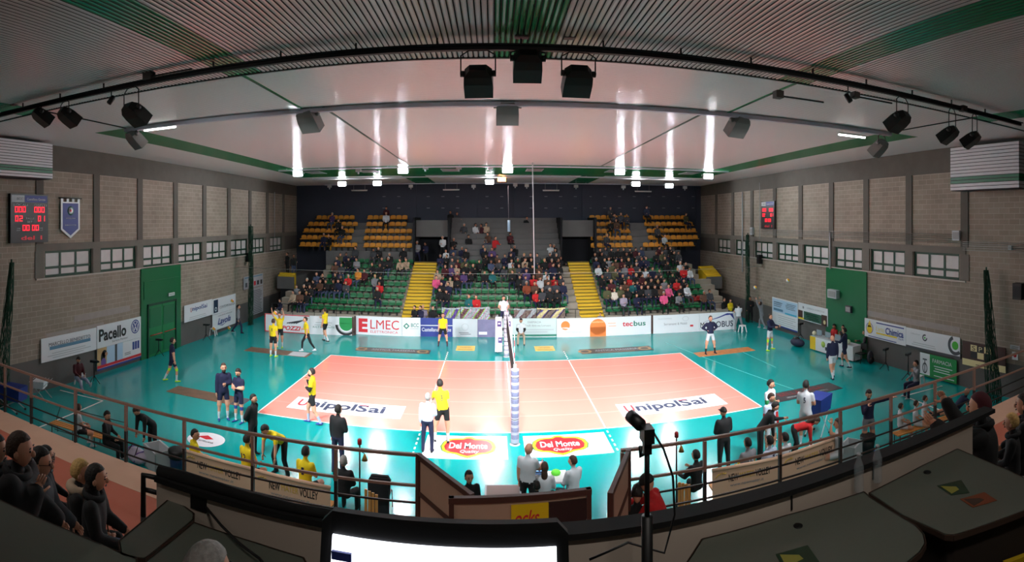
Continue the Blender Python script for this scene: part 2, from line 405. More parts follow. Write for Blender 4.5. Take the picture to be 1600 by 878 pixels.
# ------------------------------------------------------------------ grandstand behind the court
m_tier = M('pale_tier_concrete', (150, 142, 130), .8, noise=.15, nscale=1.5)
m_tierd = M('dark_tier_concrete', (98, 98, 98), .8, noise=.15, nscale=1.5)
m_ystep = M('yellow_step_paint', (214, 178, 30), .6, noise=.06, nscale=4); m_nose = M('step_nosing', (70, 58, 20), .8)
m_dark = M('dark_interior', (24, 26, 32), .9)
GY = lambda i: 15.6 + .68 * i
GZ = lambda i: 1.0 + .33 * i      # tread heights of the green tiers
YY = lambda j: 22.0 + .6 * j
YZ = lambda j: 4.66 + .53 * j     # tread heights of the amber tiers
ST = [(-6.4, -4.75), (4.75, 6.3)]
b = MB()
blocks = [(-14.9, -6.4), (-4.75, 4.75), (6.3, 14.9)]
for k, (x0, x1) in enumerate(blocks):
    for i in range(9):
        xa, xb = x0, x1
        if k == 0 and i > 3: xa = -13.0
        if k == 2 and i > 5: xb = 14.2
        b.bb(xa, xb, GY(i) - .34, GY(i) + .34 if i < 8 else 21.7, 0, GZ(i), m_tier)
for x0, x1 in ((-13.3, -6.6), (7.0, 13.6)):
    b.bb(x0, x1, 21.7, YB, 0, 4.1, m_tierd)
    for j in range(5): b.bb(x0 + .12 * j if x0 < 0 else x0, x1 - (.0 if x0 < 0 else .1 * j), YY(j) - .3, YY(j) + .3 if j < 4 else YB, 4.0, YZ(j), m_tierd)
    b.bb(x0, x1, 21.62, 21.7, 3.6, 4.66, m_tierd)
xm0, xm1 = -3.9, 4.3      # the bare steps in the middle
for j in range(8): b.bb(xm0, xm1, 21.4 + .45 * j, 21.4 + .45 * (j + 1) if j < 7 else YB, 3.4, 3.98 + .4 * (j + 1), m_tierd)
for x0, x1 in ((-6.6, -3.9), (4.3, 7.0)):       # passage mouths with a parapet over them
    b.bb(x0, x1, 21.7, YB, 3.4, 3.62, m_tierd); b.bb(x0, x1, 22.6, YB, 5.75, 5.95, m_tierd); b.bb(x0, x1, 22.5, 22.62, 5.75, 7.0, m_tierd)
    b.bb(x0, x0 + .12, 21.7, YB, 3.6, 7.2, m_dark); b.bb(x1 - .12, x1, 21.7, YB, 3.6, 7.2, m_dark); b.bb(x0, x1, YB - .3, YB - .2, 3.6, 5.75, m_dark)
b.build('floor_grandstand_tiers', kind='structure')
for k, (x0, x1) in enumerate(ST):
    b = MB(); n_ = 19; ya, yb_, za, zb = 15.1, 21.35, .55, 3.95
    for i in range(n_):
        t0, t1 = i / n_, (i + 1) / n_; z = za + (zb - za) * t1
        b.bb(x0, x1, ya + (yb_ - ya) * t0, ya + (yb_ - ya) * t1 + .0, 0, z, m_ystep)
        b.bb(x0 + .01, x1 - .01, ya + (yb_ - ya) * t0 - .02, ya + (yb_ - ya) * t0 + .03, z - .045, z - .005, m_nose)
    b.bb(x0, x1, yb_, 21.75, 0, zb, m_tierd)
    b.build('stair_flight', label='yellow painted stair flight between green seats, ' + ('nearer the blue pennant side' if k == 0 else 'nearer the small scoreboard side'), cat='stairs', loc=((x0 + x1) / 2, 18, 0), group='yellow stair flights of the stand')
# side platforms with a short yellow flight
def side_flight(name, u0, u1, ya, lab, n_=7, v0=415, v1=433):
    b = MB(); p0, p1 = ony(u0, v1, ya), ony(u1, v0, ya + 1.6)
    x0, x1 = ony(u0, v0, ya + .8).x, ony(u1, v0, ya + .8).x
    for i in range(n_): b.bb(x0, x1, ya + i * .25, ya + (i + 1) * .25, p0.z - .9, p0.z + (p1.z - p0.z) * (i + 1) / n_, m_ystep)
    b.bb(x0 - .05, x1 + .05, ya - .08, ya, p0.z - .9, p0.z, m_tierd)
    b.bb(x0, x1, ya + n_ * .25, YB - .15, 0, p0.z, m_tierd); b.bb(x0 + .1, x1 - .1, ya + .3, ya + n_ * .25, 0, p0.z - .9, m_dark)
    b.build(name, label=lab, cat='stairs', loc=(x0, ya, 0), group=None)
side_flight('side_stair_flight', 1098, 1120, 19.2, 'short yellow stair flight on a grey platform in the stand corner by the drainpipe')
side_flight('side_stair_flight', 441, 465, 19.6, 'low yellow steps on a grey landing in the stand corner by the door side wall', 2, 424, 432)

# seats
def seat_mesh(col, rough=.35):
    b = MB(); m = col; w_ = .2; 
    # pan with rolled front edge, back shell with curved rim
    n_ = 5
    def strip(pts):
        vs = []
        for (y, z, hw, c_) in pts:
            for k in range(n_): t = -1 + 2 * k / (n_ - 1); vs.append((t * hw, y - abs(t) ** 2 * .0, z + c_ * t * t))
        fs = [(i * n_ + k, i * n_ + k + 1, (i + 1) * n_ + k + 1, (i + 1) * n_ + k) for i in range(len(pts) - 1) for k in range(n_ - 1)]
        b.add(vs, fs, m, True)
    strip([(-.2, .30, .17, .0), (-.19, .33, .2, .02), (-.02, .31, .2, .03), (.12, .32, .2, .03), (.17, .38, .21, .03), (.2, .5, .21, .02), (.22, .6, .2, -.02), (.225, .63, .18, -.04), (.24, .6, .2, -.03), (.21, .36, .21, 0), (.15, .28, .2, 0), (-.18, .28, .19, 0), (-.2, .30, .17, 0)])
    b.bb(-.05, .05, -.05, .1, .0, .3, m_black)
    if rough < .45: b.v = [(x * .96, y * .9, z * .78) for x, y, z in b.v]
    o = b.build('seat_src', fixn=True); me = o.data; bpy.data.objects.remove(o); return me
SEATM = {'green': seat_mesh(M('green_plastic_seat', (6, 100, 56), .4)), 'amber': seat_mesh(M('amber_plastic_seat', (206, 140, 40), .5), .6), 'red': seat_mesh(M('red_plastic_seat', (150, 24, 26), .4))}
ORD = ['first', 'second', 'third', 'fourth', 'fifth', 'sixth', 'seventh', 'eighth', 'ninth', 'tenth', 'eleventh', 'twelfth', 'thirteenth', 'fourteenth', 'fifteenth', 'sixteenth', 'seventeenth', 'eighteenth', 'nineteenth', 'twentieth', 'twenty-first', 'twenty-second', 'twenty-third', 'twenty-fourth']
SEATS = []       # (kind, block, row, number, x, y, z)
SIDE = ['pennant-side block', 'middle block', 'small-scoreboard-side block']
PITCH = .46
for k, (x0, x1) in enumerate(blocks):
    for i in range(9):
        a, c = x0 + .25, x1 - .2
        if k == 0: a = [-14.2, -14.2, -13.9, -13.4, -12.7, -12.7, -12.7, -12.6, -12.4][i]
        if k == 2: c = [14.2, 14.2, 14.1, 14.0, 13.9, 13.8, 13.6, 13.5, 13.4][i]
        n_ = int((c - a) / PITCH)
        for s_ in range(n_):
            x = (x1 - .3 - s_ * PITCH) if k == 0 else (x0 + .3 + s_ * PITCH)
            SEATS.append(('green', k, i, s_, x, GY(i), GZ(i)))
AM = [[(468, 558), (568, 645)], [(470, 556), (568, 643)], [(474, 556), (570, 643)], [(481, 557), (572, 642)], [(494, 558), (574, 641)]]
AMR = [[(924, 992), (1006, 1092)], [(924, 992), (1014, 1092)], [(922, 990), (1012, 1088)], [(920, 988), (1008, 1084)], [(922, 988), (1006, 1078)]]
for j in range(5):
    for k, (ua, ub) in enumerate(AM[j] + AMR[j]):
        xa, xb = ony(ua, 350, YY(j)).x + .2, ony(ub, 350, YY(j)).x - .15
        n_ = int((xb - xa) / .47) + 1
        for s_ in range(n_): SEATS.append(('amber', k, j, s_, xa + s_ * .47, YY(j), YZ(j)))
# ------------------------------------------------------------------ printed boards and signs
W_ = M('board_white', (222, 226, 232), .4); K_ = M('print_black', (20, 20, 24), .5); R_ = M('print_red', (206, 40, 52), .5); B_ = M('print_blue', (44, 60, 140), .5)
G_ = M('print_green', (20, 140, 70), .5); LG = M('print_lime_green', (70, 180, 50), .5); O_ = M('print_orange', (240, 130, 60), .5); Y_ = M('print_yellow', (236, 200, 40), .5)
GR = M('print_grey', (130, 134, 140), .5); LT = M('print_pale_grey', (180, 186, 192), .5); DG = M('print_dark_grey', (70, 72, 80), .5); CY_ = M('print_steel_blue', (86, 130, 160), .5); LB = M('print_pale_blue', (176, 206, 232), .5)
CR = M('print_cream', (226, 214, 160), .5); BR = M('print_brown', (66, 34, 28), .5); TE = M('print_teal_green', (30, 120, 100), .5); PU = M('print_purple', (110, 84, 160), .5); SK = M('print_skin', (190, 140, 110), .5)
DK = M('print_dark_photo', (60, 56, 54), .5); 
class Board:
    """a sign w wide and h high, local x = reading direction, local -y = towards the reader, origin at its bottom centre"""
    def __init__(s, name, label, cat, loc, rz, w, h, mat=W_, th=.03, group=None, flat=False):
        s.root = thing(name, label, cat, loc, rz, group); s.w, s.h, s.th, s.mb, s.flat = w, h, th, MB(), flat
        s.rect(-w / 2, w / 2, 0, h, mat, 0)
        s.t = []
    def _p(s, x, z, d):
        return (x, z, d) if s.flat else (x, -d, z)
    def rect(s, x0, x1, z0, z1, m, L=1):
        d0, d1 = (0.0, s.th) if L == 0 else (s.th, s.th + .002 * L)
        a = s._p(x0, z0, d0); c = s._p(x1, z1, d1)
        s.mb.bb(min(a[0], c[0]), max(a[0], c[0]), min(a[1], c[1]), max(a[1], c[1]), min(a[2], c[2]), max(a[2], c[2]), m)
    def poly(s, pts, m, L=1):
        d = s.th; s.mb.prism([s._p(x, z, d) for x, z in pts], Vector(s._p(0, 0, .002 * L)), m)
    def disc(s, cx, cz, r, m, L=1, rz=None, n=28, a0=0, a1=2 * PI):
        s.poly([(cx + r * math.cos(a0 + (a1 - a0) * i / n), cz + (rz or r) * math.sin(a0 + (a1 - a0) * i / n)) for i in range(n + (0 if a1 - a0 >= 2 * PI - .01 else 1))], m, L)
    def ring(s, cx, cz, r, r2, m, L=1, a0=0, a1=2 * PI, n=28, k=1):
        for i in range(n):
            a, c = a0 + (a1 - a0) * i / n, a0 + (a1 - a0) * (i + 1) / n
            s.poly([(cx + r * math.cos(a), cz + k * r * math.sin(a)), (cx + r * math.cos(c), cz + k * r * math.sin(c)), (cx + r2 * math.cos(c), cz + k * r2 * math.sin(c)), (cx + r2 * math.cos(a), cz + k * r2 * math.sin(a))], m, L)
    def text(s, txt, cx, cz, w, h, m, bold=0, shear=0, L=3, space=1.0):
        s.t.append((txt, cx, cz, w, h, m, bold, shear, L, space))
    def lines(s, x0, x1, z0, z1, n, m, seed=1):
        rnd = random.Random(seed); dz = (z1 - z0) / n
        for i in range(n):
            a, c = x0 + rnd.random() * .12 * (x1 - x0), x1 - rnd.random() * .2 * (x1 - x0); s.rect(a, c, z0 + i * dz, z0 + i * dz + dz * .35, m)
    def done(s, part='panel'):
        s.panel = s.mb.build(part, parent=s.root)
        for (txt, cx, cz, w, h, m, bold, shear, L, space) in s.t:
            p = s._p(cx, cz, s.th + .002 * L + .002)
            text_obj('lettering', txt, 1, m, s.panel, p, (0, 0, 0) if s.flat else (PI / 2, 0, 0), w, h, bold, shear, .001, space=space)
        return s.root
def wallbox(X, pts):
    """bottom-left, extents on a side wall from four seen corners (TL, TR, BL, BR)"""
    q = [onx(u, v, X) for u, v in pts]
    ya, yb = (q[0].y + q[2].y) / 2, (q[1].y + q[3].y) / 2; zt, zb = (q[0].z + q[1].z) / 2, (q[2].z + q[3].z) / 2
    return ya, yb, zb, zt
def wall_board(side, name, label, cat, pts, mat=W_, off=.06, th=.03, group=None):
    X = XL + off if side < 0 else XR - off
    ya, yb, zb, zt = wallbox(X, pts)
    return Board(name, label, cat, (X, (ya + yb) / 2, zb), PI / 2 if side < 0 else -PI / 2, abs(yb - ya), zt - zb, mat, th, group)
GW = 'advertising signs on the side walls'
# left wall
s = wall_board(-1, 'wall_sign', 'white wall sign reading Marcello Benedetto over a steel blue bar', 'sign', [(63, 531), (150, 510.5), (64.5, 568.5), (150, 544.5)], group=GW)
w_, h = s.w, s.h; s.rect(-w_ * .36, w_ * .38, h * .46, h * .6, CY_); s.text('MARCELLO BENEDETTO', 0, h * .69, w_ * .75, h * .15, DG); s.lines(-w_ * .4, w_ * .4, h * .1, h * .38, 3, LT, 2); s.done()
s = wall_board(-1, 'wall_sign', 'white wall sign with bold black Pacello and a round blue car emblem', 'sign', [(150.8, 509.4), (219.5, 494.4), (150.8, 545), (219.5, 526.5)], group=GW)
w_, h = s.w, s.h; s.text('Pacello', -w_ * .16, h * .55, w_ * .6, h * .55, K_, bold=.03); s.text('Service Partner', w_ * .0, h * .17, w_ * .36, h * .09, GR)
cx, cz, r = w_ * .36, h * .58, h * .33
s.ring(cx, cz, r, r * .82, B_, 1); s.disc(cx, cz, r * .82, B_, 1); s.ring(cx, cz, r * .84, r * .74, W_, 2)
for pts in ([(-.33, .6), (0, 0.1), (.33, .6)], [(-.62, .3), (-.3, -.6), (0, .02), (.3, -.6), (.62, .3)]):
    for (xa, za), (xb, zb) in zip(pts, pts[1:]):
        dx, dz = xb - xa, zb - za; L_ = math.hypot(dx, dz); nx, nz = -dz / L_ * .07, dx / L_ * .07
        s.poly([(cx + r * (xa + nx), cz + r * (za + nz)), (cx + r * (xb + nx), cz + r * (zb + nz)), (cx + r * (xb - nx), cz + r * (zb - nz)), (cx + r * (xa - nx), cz + r * (za - nz))], W_, 3)
s.done()
s = wall_board(-1, 'wall_sign', 'wall poster with photo of dark-haired woman at a window, red stripe below', 'sign', [(150.8, 545.3), (219.5, 526.8), (151.5, 580), (219.5, 558)], group=GW)
w_, h = s.w, s.h
s.rect(-w_ / 2, -w_ * .1, h * .22, h, M('print_sand', (190, 160, 110), .5)); s.rect(-w_ * .3, w_ * .06, h * .22, h, LB, 2); s.rect(-w_ * .12, -w_ * .07, h * .22, h, DG, 3)
s.disc(-w_ * .35, h * .72, h * .16, K_, 4); s.disc(-w_ * .38, h * .52, h * .14, K_, 4, h * .3); s.disc(-w_ * .37, h * .32, h * .17, PU, 5, h * .2); s.disc(-w_ * .31, h * .68, h * .09, SK, 5)
s.rect(-w_ / 2, w_ / 2, h * .1, h * .22, R_, 6); s.rect(-w_ / 2, w_ / 2, 0, h * .08, B_, 6)
for k in range(3): s.rect(w_ * (.29 + .06 * k), w_ * (.335 + .06 * k), h * .5, h * .88, B_, 3)
s.lines(w_ * .1, w_ * .25, h * .35, h * .5, 2, DG, 4); s.done()
def unipol(s, cx, cz, w, h, flat=False):
    s.text('U', cx - w * .455, cz, w * .09, h * .8, R_, bold=.0); s.text('nipolSai', cx + w * .06, cz, w * .88, h, B_ if not flat else M('print_slate', (40, 48, 78), .6), bold=.005)
s = wall_board(-1, 'wall_sign', 'white wall sign reading UnipolSai beside the green door bay', 'sign', [(287.2, 477.4), (331, 467.5), (287.5, 504), (331, 491.8)], group=GW)
unipol(s, 0, s.h * .66, s.w * .6, s.h * .34); s.lines(-s.w * .4, s.w * .4, s.h * .08, s.h * .3, 2, LT, 5); s.done()
s = wall_board(-1, 'wall_sign', 'white wall sign with dark blue upright box and thin grey capitals', 'sign', [(331.6, 467.2), (367.7, 459.2), (331.6, 491.4), (367.7, 482.2)], group=GW)
w_, h = s.w, s.h; s.rect(-w_ * .46, -w_ * .28, h * .1, h * .92, M('print_navy', (24, 44, 74), .5)); s.ring(-w_ * .37, h * .32, h * .14, h * .08, W_, 2); s.text('CONTEMPORANEA', w_ * .12, h * .36, w_ * .68, h * .17, GR); s.done()
s = wall_board(-1, 'wall_sign', 'white wall sign with blue handwritten Lavola below the thin grey capitals', 'sign', [(331.6, 491.8), (367.7, 482.5), (331.6, 517.5), (367.7, 505)], group=GW)
w_, h = s.w, s.h; s.text('Lavola', -w_ * .02, h * .5, w_ * .55, h * .4, B_, shear=.35, bold=.02); s.text('Lavanderie industriali', w_ * .02, h * .86, w_ * .6, h * .08, GR)
s.poly([(-w_ * .28, h * .3), (-w_ * .1, h * .17), (w_ * .1, h * .3), (-w_ * .1, h * .22)], B_, 2); s.done()
s = wall_board(-1, 'wall_poster', 'pale poster with small figures high on the wall at the stand corner', 'poster', [(380.5, 433), (410.5, 426.5), (380.5, 452), (410.5, 446)], M('poster_grey', (170, 170, 176), .6))
w_, h = s.w, s.h
for k, (x_, m_) in enumerate(((-.38, DG), (.05, R_), (.22, K_), (.4, K_))): s.rect(w_ * (x_ - .05), w_ * (x_ + .05), h * .15, h * .5, m_)
s.rect(-w_ * .45, w_ * .45, h * .84, h * .92, CY_); s.done()
s = wall_board(-1, 'wall_poster', 'tall pale poster of fine print under the poster with small figures', 'poster', [(390, 451.5), (410.5, 447), (390, 494), (410.5, 486.5)], M('poster_grey'))
s.lines(-s.w * .42, s.w * .42, s.h * .05, s.h * .95, 14, DG, 7); s.done()
# right wall
s = wall_board(1, 'wall_sign', 'large pale blue and white wall sign of small print, first from the stand', 'sign', [(1207.2, 464), (1247.2, 473), (1207.2, 507.5), (1247, 518.9)], group=GW)
w_, h = s.w, s.h; s.rect(-w_ * .48, w_ * .48, h * .5, h * .96, LB); s.lines(-w_ * .44, -w_ * .06, h * .7, h * .9, 3, DG, 8); s.lines(w_ * .04, w_ * .44, h * .7, h * .92, 4, DG, 9)
s.rect(-w_ * .44, -w_ * .06, h * .55, h * .63, CY_, 2); s.rect(w_ * .02, w_ * .46, h * .5, h * .56, M('print_cyan', (70, 180, 215), .5), 2); s.lines(-w_ * .3, w_ * .45, h * .1, h * .46, 5, LT, 10); s.rect(-w_ / 2, w_ / 2, 0, h * .05, B_, 2); s.done()
s = wall_board(1, 'wall_sign', 'wall sign with dark green panel and brown photo corners beside green bay', 'sign', [(1248, 473), (1294, 481.8), (1248, 499.2), (1294, 508.6)], group=GW)
w_, h = s.w, s.h; s.rect(-w_ * .3, w_ * .32, h * .04, h * .55, M('print_forest', (40, 92, 72), .5)); s.rect(-w_ / 2, -w_ * .34, h * .12, h * .55, BR, 2); s.rect(-w_ / 2, -w_ * .3, h * .02, h * .14, Y_, 1)
s.rect(w_ * .3, w_ * .48, 0, h * .6, BR, 2); s.disc(w_ * .4, h * .2, h * .12, CR, 3); s.lines(-w_ * .25, w_ * .28, h * .12, h * .5, 4, CR, 11); s.text('AZIENDA AGRICOLA', w_ * .1, h * .78, w_ * .6, h * .1, LT); s.disc(-w_ * .32, h * .76, h * .08, GR, 2); s.done()
s = wall_board(1, 'wall_sign', 'white wall sign with yellow oil drop and blue word Chimica', 'sign', [(1351.7, 496), (1416, 510.4), (1351.7, 524), (1416, 541.2)], group=GW)
w_, h = s.w, s.h; s.ring(-w_ * .37, h * .5, h * .3, h * .26, PU, 1); s.disc(-w_ * .37, h * .44, h * .22, Y_, 2); s.poly([(-w_ * .37 - h * .18, h * .56), (-w_ * .37, h * .95), (-w_ * .37 + h * .18, h * .56)], Y_, 2)
s.rect(-w_ * .2, w_ * .46, h * .84, h * .9, B_); s.text('Lario', -w_ * .1, h * .56, w_ * .2, h * .26, M('print_pale_gold', (240, 222, 140), .5)); s.text('Chimica', w_ * .24, h * .55, w_ * .42, h * .36, B_, bold=.02); s.rect(-w_ * .2, w_ * .3, h * .28, h * .36, Y_); s.text('S.p.A.', w_ * .4, h * .28, w_ * .12, h * .1, B_)
s.lines(-w_ * .45, w_ * .4, h * .05, h * .17, 1, B_, 12); s.done()
s = wall_board(1, 'wall_sign', 'white wall sign with big lime disc in a grey ring and dark footer', 'sign', [(1416.4, 510.5), (1500.5, 528), (1416.4, 541.3), (1500.5, 560.5)], group=GW)
w_, h = s.w, s.h; s.rect(-w_ / 2, w_ / 2, 0, h * .11, DG); s.disc(w_ * .42, h * .58, h * .2, LG, 2)
s.ring(w_ * .42, h * .58, h * .46, h * .3, DG, 1, PI * .62, PI * 1.75, k=1.0); s.ring(-w_ * .13, h * .66, h * .17, h * .1, DG, 1, PI * .35, PI * 2.0); s.disc(-w_ * .13, h * .66, h * .05, LG, 2); s.text('Lilliputton', -w_ * .31, h * .75, w_ * .18, h * .1, LT); s.lines(-w_ * .4, w_ * .15, h * .2, h * .4, 2, LT, 13); s.done()
s = wall_board(1, 'wall_sign', 'green wall sign reading FARMACIA with white serpent symbol panel', 'sign', [(1438.3, 549.8), (1495.2, 563), (1438.3, 584.5), (1495.2, 600)], G_, group=GW)
w_, h = s.w, s.h; s.rect(-w_ / 2, -w_ * .22, h * .06, h, W_); s.ring(-w_ * .36, h * .35, w_ * .07, w_ * .05, DG, 2, k=1.6); s.rect(-w_ * .37, -w_ * .35, h * .2, h * .72, DG, 3); s.rect(-w_ * .42, -w_ * .3, h * .7, h * .76, DG, 3)
s.text('FARMACIA', w_ * .12, h * .76, w_ * .52, h * .17, W_); s.lines(-w_ * .12, w_ * .42, h * .3, h * .62, 3, W_, 14); s.lines(-w_ * .18, w_ * .44, h * .1, h * .2, 1, W_, 15); s.done()
s = wall_board(1, 'wall_sign', 'brown wall sign with cream and black checker of letters S P Q', 'sign', [(1505, 531), (1572, 545), (1504, 567.5), (1572, 584)], BR, group=GW)
w_, h = s.w, s.h; s.rect(-w_ / 2, w_ / 2, 0, h * .27, CR)
for i in range(3):
    for j in range(2):
        c_ = (i + j) % 2 == 0; s.rect(w_ * (-.3 + .16 * i), w_ * (-.15 + .16 * i), h * (.36 + .28 * (1 - j)), h * (.62 + .28 * (1 - j)), CR if c_ else K_, 2)
for i, ch in enumerate('SPQ'): s.text(ch, w_ * (-.225 + .16 * i), h * .77, w_ * .08, h * .19, BR if i % 2 == 0 else CR, L=4)
s.lines(-w_ * .2, w_ * .3, h * .08, h * .18, 1, BR, 16); s.done()
s = wall_board(1, 'wall_notice', 'small white notice with a red mark on the concrete pier by the net', 'notice', [(1582, 549), (1591, 551), (1582, 561), (1591, 563)]); s.disc(0, s.h * .6, s.w * .3, R_); s.done()
s = wall_board(1, 'vent_plate', 'small pale louvred plate above the red-marked notice on the wall', 'vent', [(1579, 538), (1594, 541), (1579, 544.5), (1594, 547)], LT, .0); s.lines(-s.w * .4, s.w * .4, .02, s.h * .9, 3, DG, 3); s.done()

# pitch-side boards along the foot of the stand
GB = 'pitch-side advertising boards'
def floor_board(label, ua, ub, va, vb, h=1.12, mat=W_, name='advertising_board'):
    a, c = onz(ua, va), onz(ub, vb); d = c - a; L_ = math.hypot(d.x, d.y); mid = (a + c) / 2
    bd = Board(name, label, 'advertising board', (mid.x, mid.y, 0), math.atan2(d.y, d.x), L_, h, mat, .05, GB); return bd
s = floor_board('white board with red edge, a bus sketch and red OZZI, first at the door-side end', 414, 484, 516.8, 521.5)
w_, h = s.w, s.h; s.rect(-w_ / 2, w_ / 2, h * .95, h, R_); s.rect(-w_ / 2, w_ / 2, 0, h * .04, R_); s.rect(-w_ / 2, -w_ / 2 + .06, 0, h, R_); s.text('POZZI', w_ * .1, h * .26, w_ * .42, h * .24, R_, shear=.25, bold=.03)
for k in range(5): s.poly([(w_ * (.0 + .05 * k), h * .5), (w_ * (.35 + .03 * k), h * (.72 + .03 * k)), (w_ * (.36 + .03 * k), h * (.75 + .03 * k)), (w_ * (.0 + .05 * k), h * .56)], DG, 2)
s.done()
s = floor_board('white board with a big green half disc in a black ring', 484.3, 553, 521.6, 523.8)
w_, h = s.w, s.h; s.ring(w_ * .33, h * .42 + .15, h * .6, h * .46, K_, 1, PI * 1.0, PI * 1.78, k=.95); s.ring(w_ * .33, h * .57, h * .44, h * .41, GR, 1, PI * 1.0, PI * 1.9)
s.disc(w_ * .33, h * .62, h * .38, G_, 2, None, 28, PI * .97, PI * 2.03); s.rect(w_ * .33 - h * .38, w_ * .33 + h * .38, h * .62, h * .96, G_, 2); s.rect(w_ * .46, w_ * .5, 0, h, BR, 3)
s.text('RISTORANTE', -w_ * .18, h * .4, w_ * .5, h * .1, TE); s.lines(-w_ * .4, w_ * .05, h * .5, h * .75, 2, LT, 21); s.done()
s = floor_board('white board reading ELMEC ELETTRONICA in large red capitals', 556.5, 628, 521.5, 525)
w_, h = s.w, s.h; s.text('E', -w_ * .34, h * .5, w_ * .2, h * .75, R_, bold=.05); s.text('LMEC', w_ * .13, h * .58, w_ * .62, h * .5, R_); s.text('ELETTRONICA', w_ * .12, h * .18, w_ * .6, h * .13, R_); s.done()
s = floor_board('white board with green lozenge mark and green letters BCC', 628.3, 657, 525, 525.4)
w_, h = s.w, s.h; s.ring(-w_ * .26, h * .55, h * .17, h * .09, TE, 1, n=4); s.text('BCC', w_ * .2, h * .6, w_ * .42, h * .2, TE, bold=.01); s.rect(-w_ * .05, w_ * .4, h * .4, h * .43, LT); s.done()
s = floor_board('dark blue board reading Castellana Grotte behind the libero in yellow', 657.2, 707, 525.4, 526, mat=B_)
w_, h = s.w, s.h; s.rect(-w_ / 2, w_ / 2, h * .58, h * .62, W_); s.text('Castellana Grotte', 0, h * .38, w_ * .92, h * .2, W_, bold=.01); s.done()
s = floor_board('white draped cloth board with grey emblem beside the dark blue board', 707.3, 746, 526, 526.3, 1.08, M('cloth_white', (200, 206, 212), .8))
w_, h = s.w, s.h; s.ring(0, h * .55, h * .2, h * .17, LT, 1); s.lines(-w_ * .25, w_ * .25, h * .14, h * .3, 2, DG, 22); s.done()
s = floor_board('mauve photo print board next to the padded referee stand', 746.3, 783, 526.3, 526.3, 1.05, M('print_mauve', (120, 116, 150), .6, noise=.3, nscale=3))
s.rect(-s.w * .45, -s.w * .1, s.h * .14, s.h * .3, W_); s.done()
s = floor_board('pale board with faint green print reading FARMACIA by the sitting official', 783.3, 869.5, 526.5, 526, mat=M('board_pale_green', (196, 210, 210), .5))
w_, h = s.w, s.h; s.text('FARMACIA', w_ * .1, h * .8, w_ * .24, h * .11, GR); s.text('dei Trulli dott.ssa Lorusso', w_ * .12, h * .62, w_ * .55, h * .1, GR); s.lines(-w_ * .2, w_ * .46, h * .25, h * .5, 2, LT, 23); s.rect(-w_ * .4, w_ / 2, h * .04, h * .14, TE); s.done()
s = floor_board('white board with two orange suns and the word tecbus', 869.8, 1017, 526.8, 521.3)
w_, h = s.w, s.h; s.disc(-w_ * .41, h * .62, h * .24, O_, 1); s.poly([(-w_ * .47, h * .5), (-w_ * .36, h * .42), (-w_ * .33, h * .47), (-w_ * .4, h * .52)], W_, 2); s.text('international', -w_ * .33, h * .28, w_ * .16, h * .12, LT)
s.rect(-w_ * .155, w_ * .015, h * .0, h * .5, O_); s.disc(-w_ * .07, h * .5, w_ * .085, O_, 1, h * .44); s.text('Residence', -w_ * .08, h * .78, w_ * .14, h * .1, CR, L=4)
s.text('tec', w_ * .245, h * .6, w_ * .11, h * .24, R_, bold=.02); s.text('bus', w_ * .375, h * .62, w_ * .13, h * .28, TE, bold=.02); s.lines(w_ * .03, w_ * .14, h * .5, h * .8, 2, M('print_peach', (240, 190, 160), .5), 24); s.done()
s = floor_board('white board of faint grey print ending in a tiny red flag', 1020.5, 1092, 521.2, 517.5)
w_, h = s.w, s.h; s.text('FALEGNAMERIA', -w_ * .25, h * .8, w_ * .3, h * .08, LT); s.text('Serramenti & Mobili', -w_ * .02, h * .5, w_ * .5, h * .13, GR); s.ring(w_ * .2, h * .76, h * .18, h * .16, LT, 1, k=.7); s.rect(w_ * .3, w_ * .37, h * .3, h * .4, R_); s.done()
s = floor_board('white board with dark blue swoosh over the letters IROBUS', 1092.3, 1150, 517.5, 513.6)
w_, h = s.w, s.h; pts = [(-w_ * .4, h * .5), (0, h * .74), (w_ * .25, h * .94), (w_ * .4, h * .9), (w_ * .46, h * .5), (w_ * .42, h * .62), (w_ * .33, h * .84), (w_ * .2, h * .82), (0, h * .68)]
s.poly(pts, B_, 1); s.text('M', -w_ * .42, h * .34, w_ * .1, h * .3, K_); s.text('IROBUS', w_ * .1, h * .34, w_ * .62, h * .34, M('print_ink', (40, 44, 70), .5), bold=.01); s.done()
b = MB()
for (u, v, q) in ((554.7, 523.5, 'green half disc board and the red lettered board'), (1018.7, 521.2, 'orange suns board and the faint grey board')): p = onz(u, v); b = MB(); b.bb(p.x - .05, p.x + .05, p.y - .03, p.y + .05, 0, 1.15, BR); b.build('board_post', label='dark post between the ' + q, cat='post', loc=(p.x, p.y, 0))

# coloured banners hung on the rail behind the boards
def banner(lab, u0, u1, v0, v1, cols, seed):
    Y = 14.62; a, c = ony(u0, v0, Y), ony(u1, v1, Y); b = MB(); rnd = random.Random(seed); n_ = 26; m_ = 8
    for k in range(len(cols)): pass
    g = [[(a.x + (c.x - a.x) * i / n_, Y - .03 * math.sin(i * 1.7) - .03 * math.sin(j * 2 + i), a.z + (c.z - a.z) * j / m_ - .05 * math.sin(PI * i / n_) * (1 - j / m_)) for j in range(m_ + 1)] for i in range(n_ + 1)]
    for i in range(n_):
        for j in range(m_): 
            q = cols[int((math.sin(i * .45 + j * .5 + seed) * .5 + .5) * (len(cols) - .01))] if j > 0 else cols[-1]
            b.add([g[i][j], g[i + 1][j], g[i + 1][j + 1], g[i][j + 1]], [(0, 1, 2, 3)], q, True)
    o = b.build('rail_banner', label=lab, cat='banner', loc=(a.x, Y, c.z), group='banners on the stand rail')
    sm = o.modifiers.new('s', 'SOLIDIFY'); sm.thickness = .01
banner('purple and lime banner draped on the rail behind the libero', 690, 719, 480, 500, [PU, M('print_lime', (170, 200, 90), .6), LT], 1)
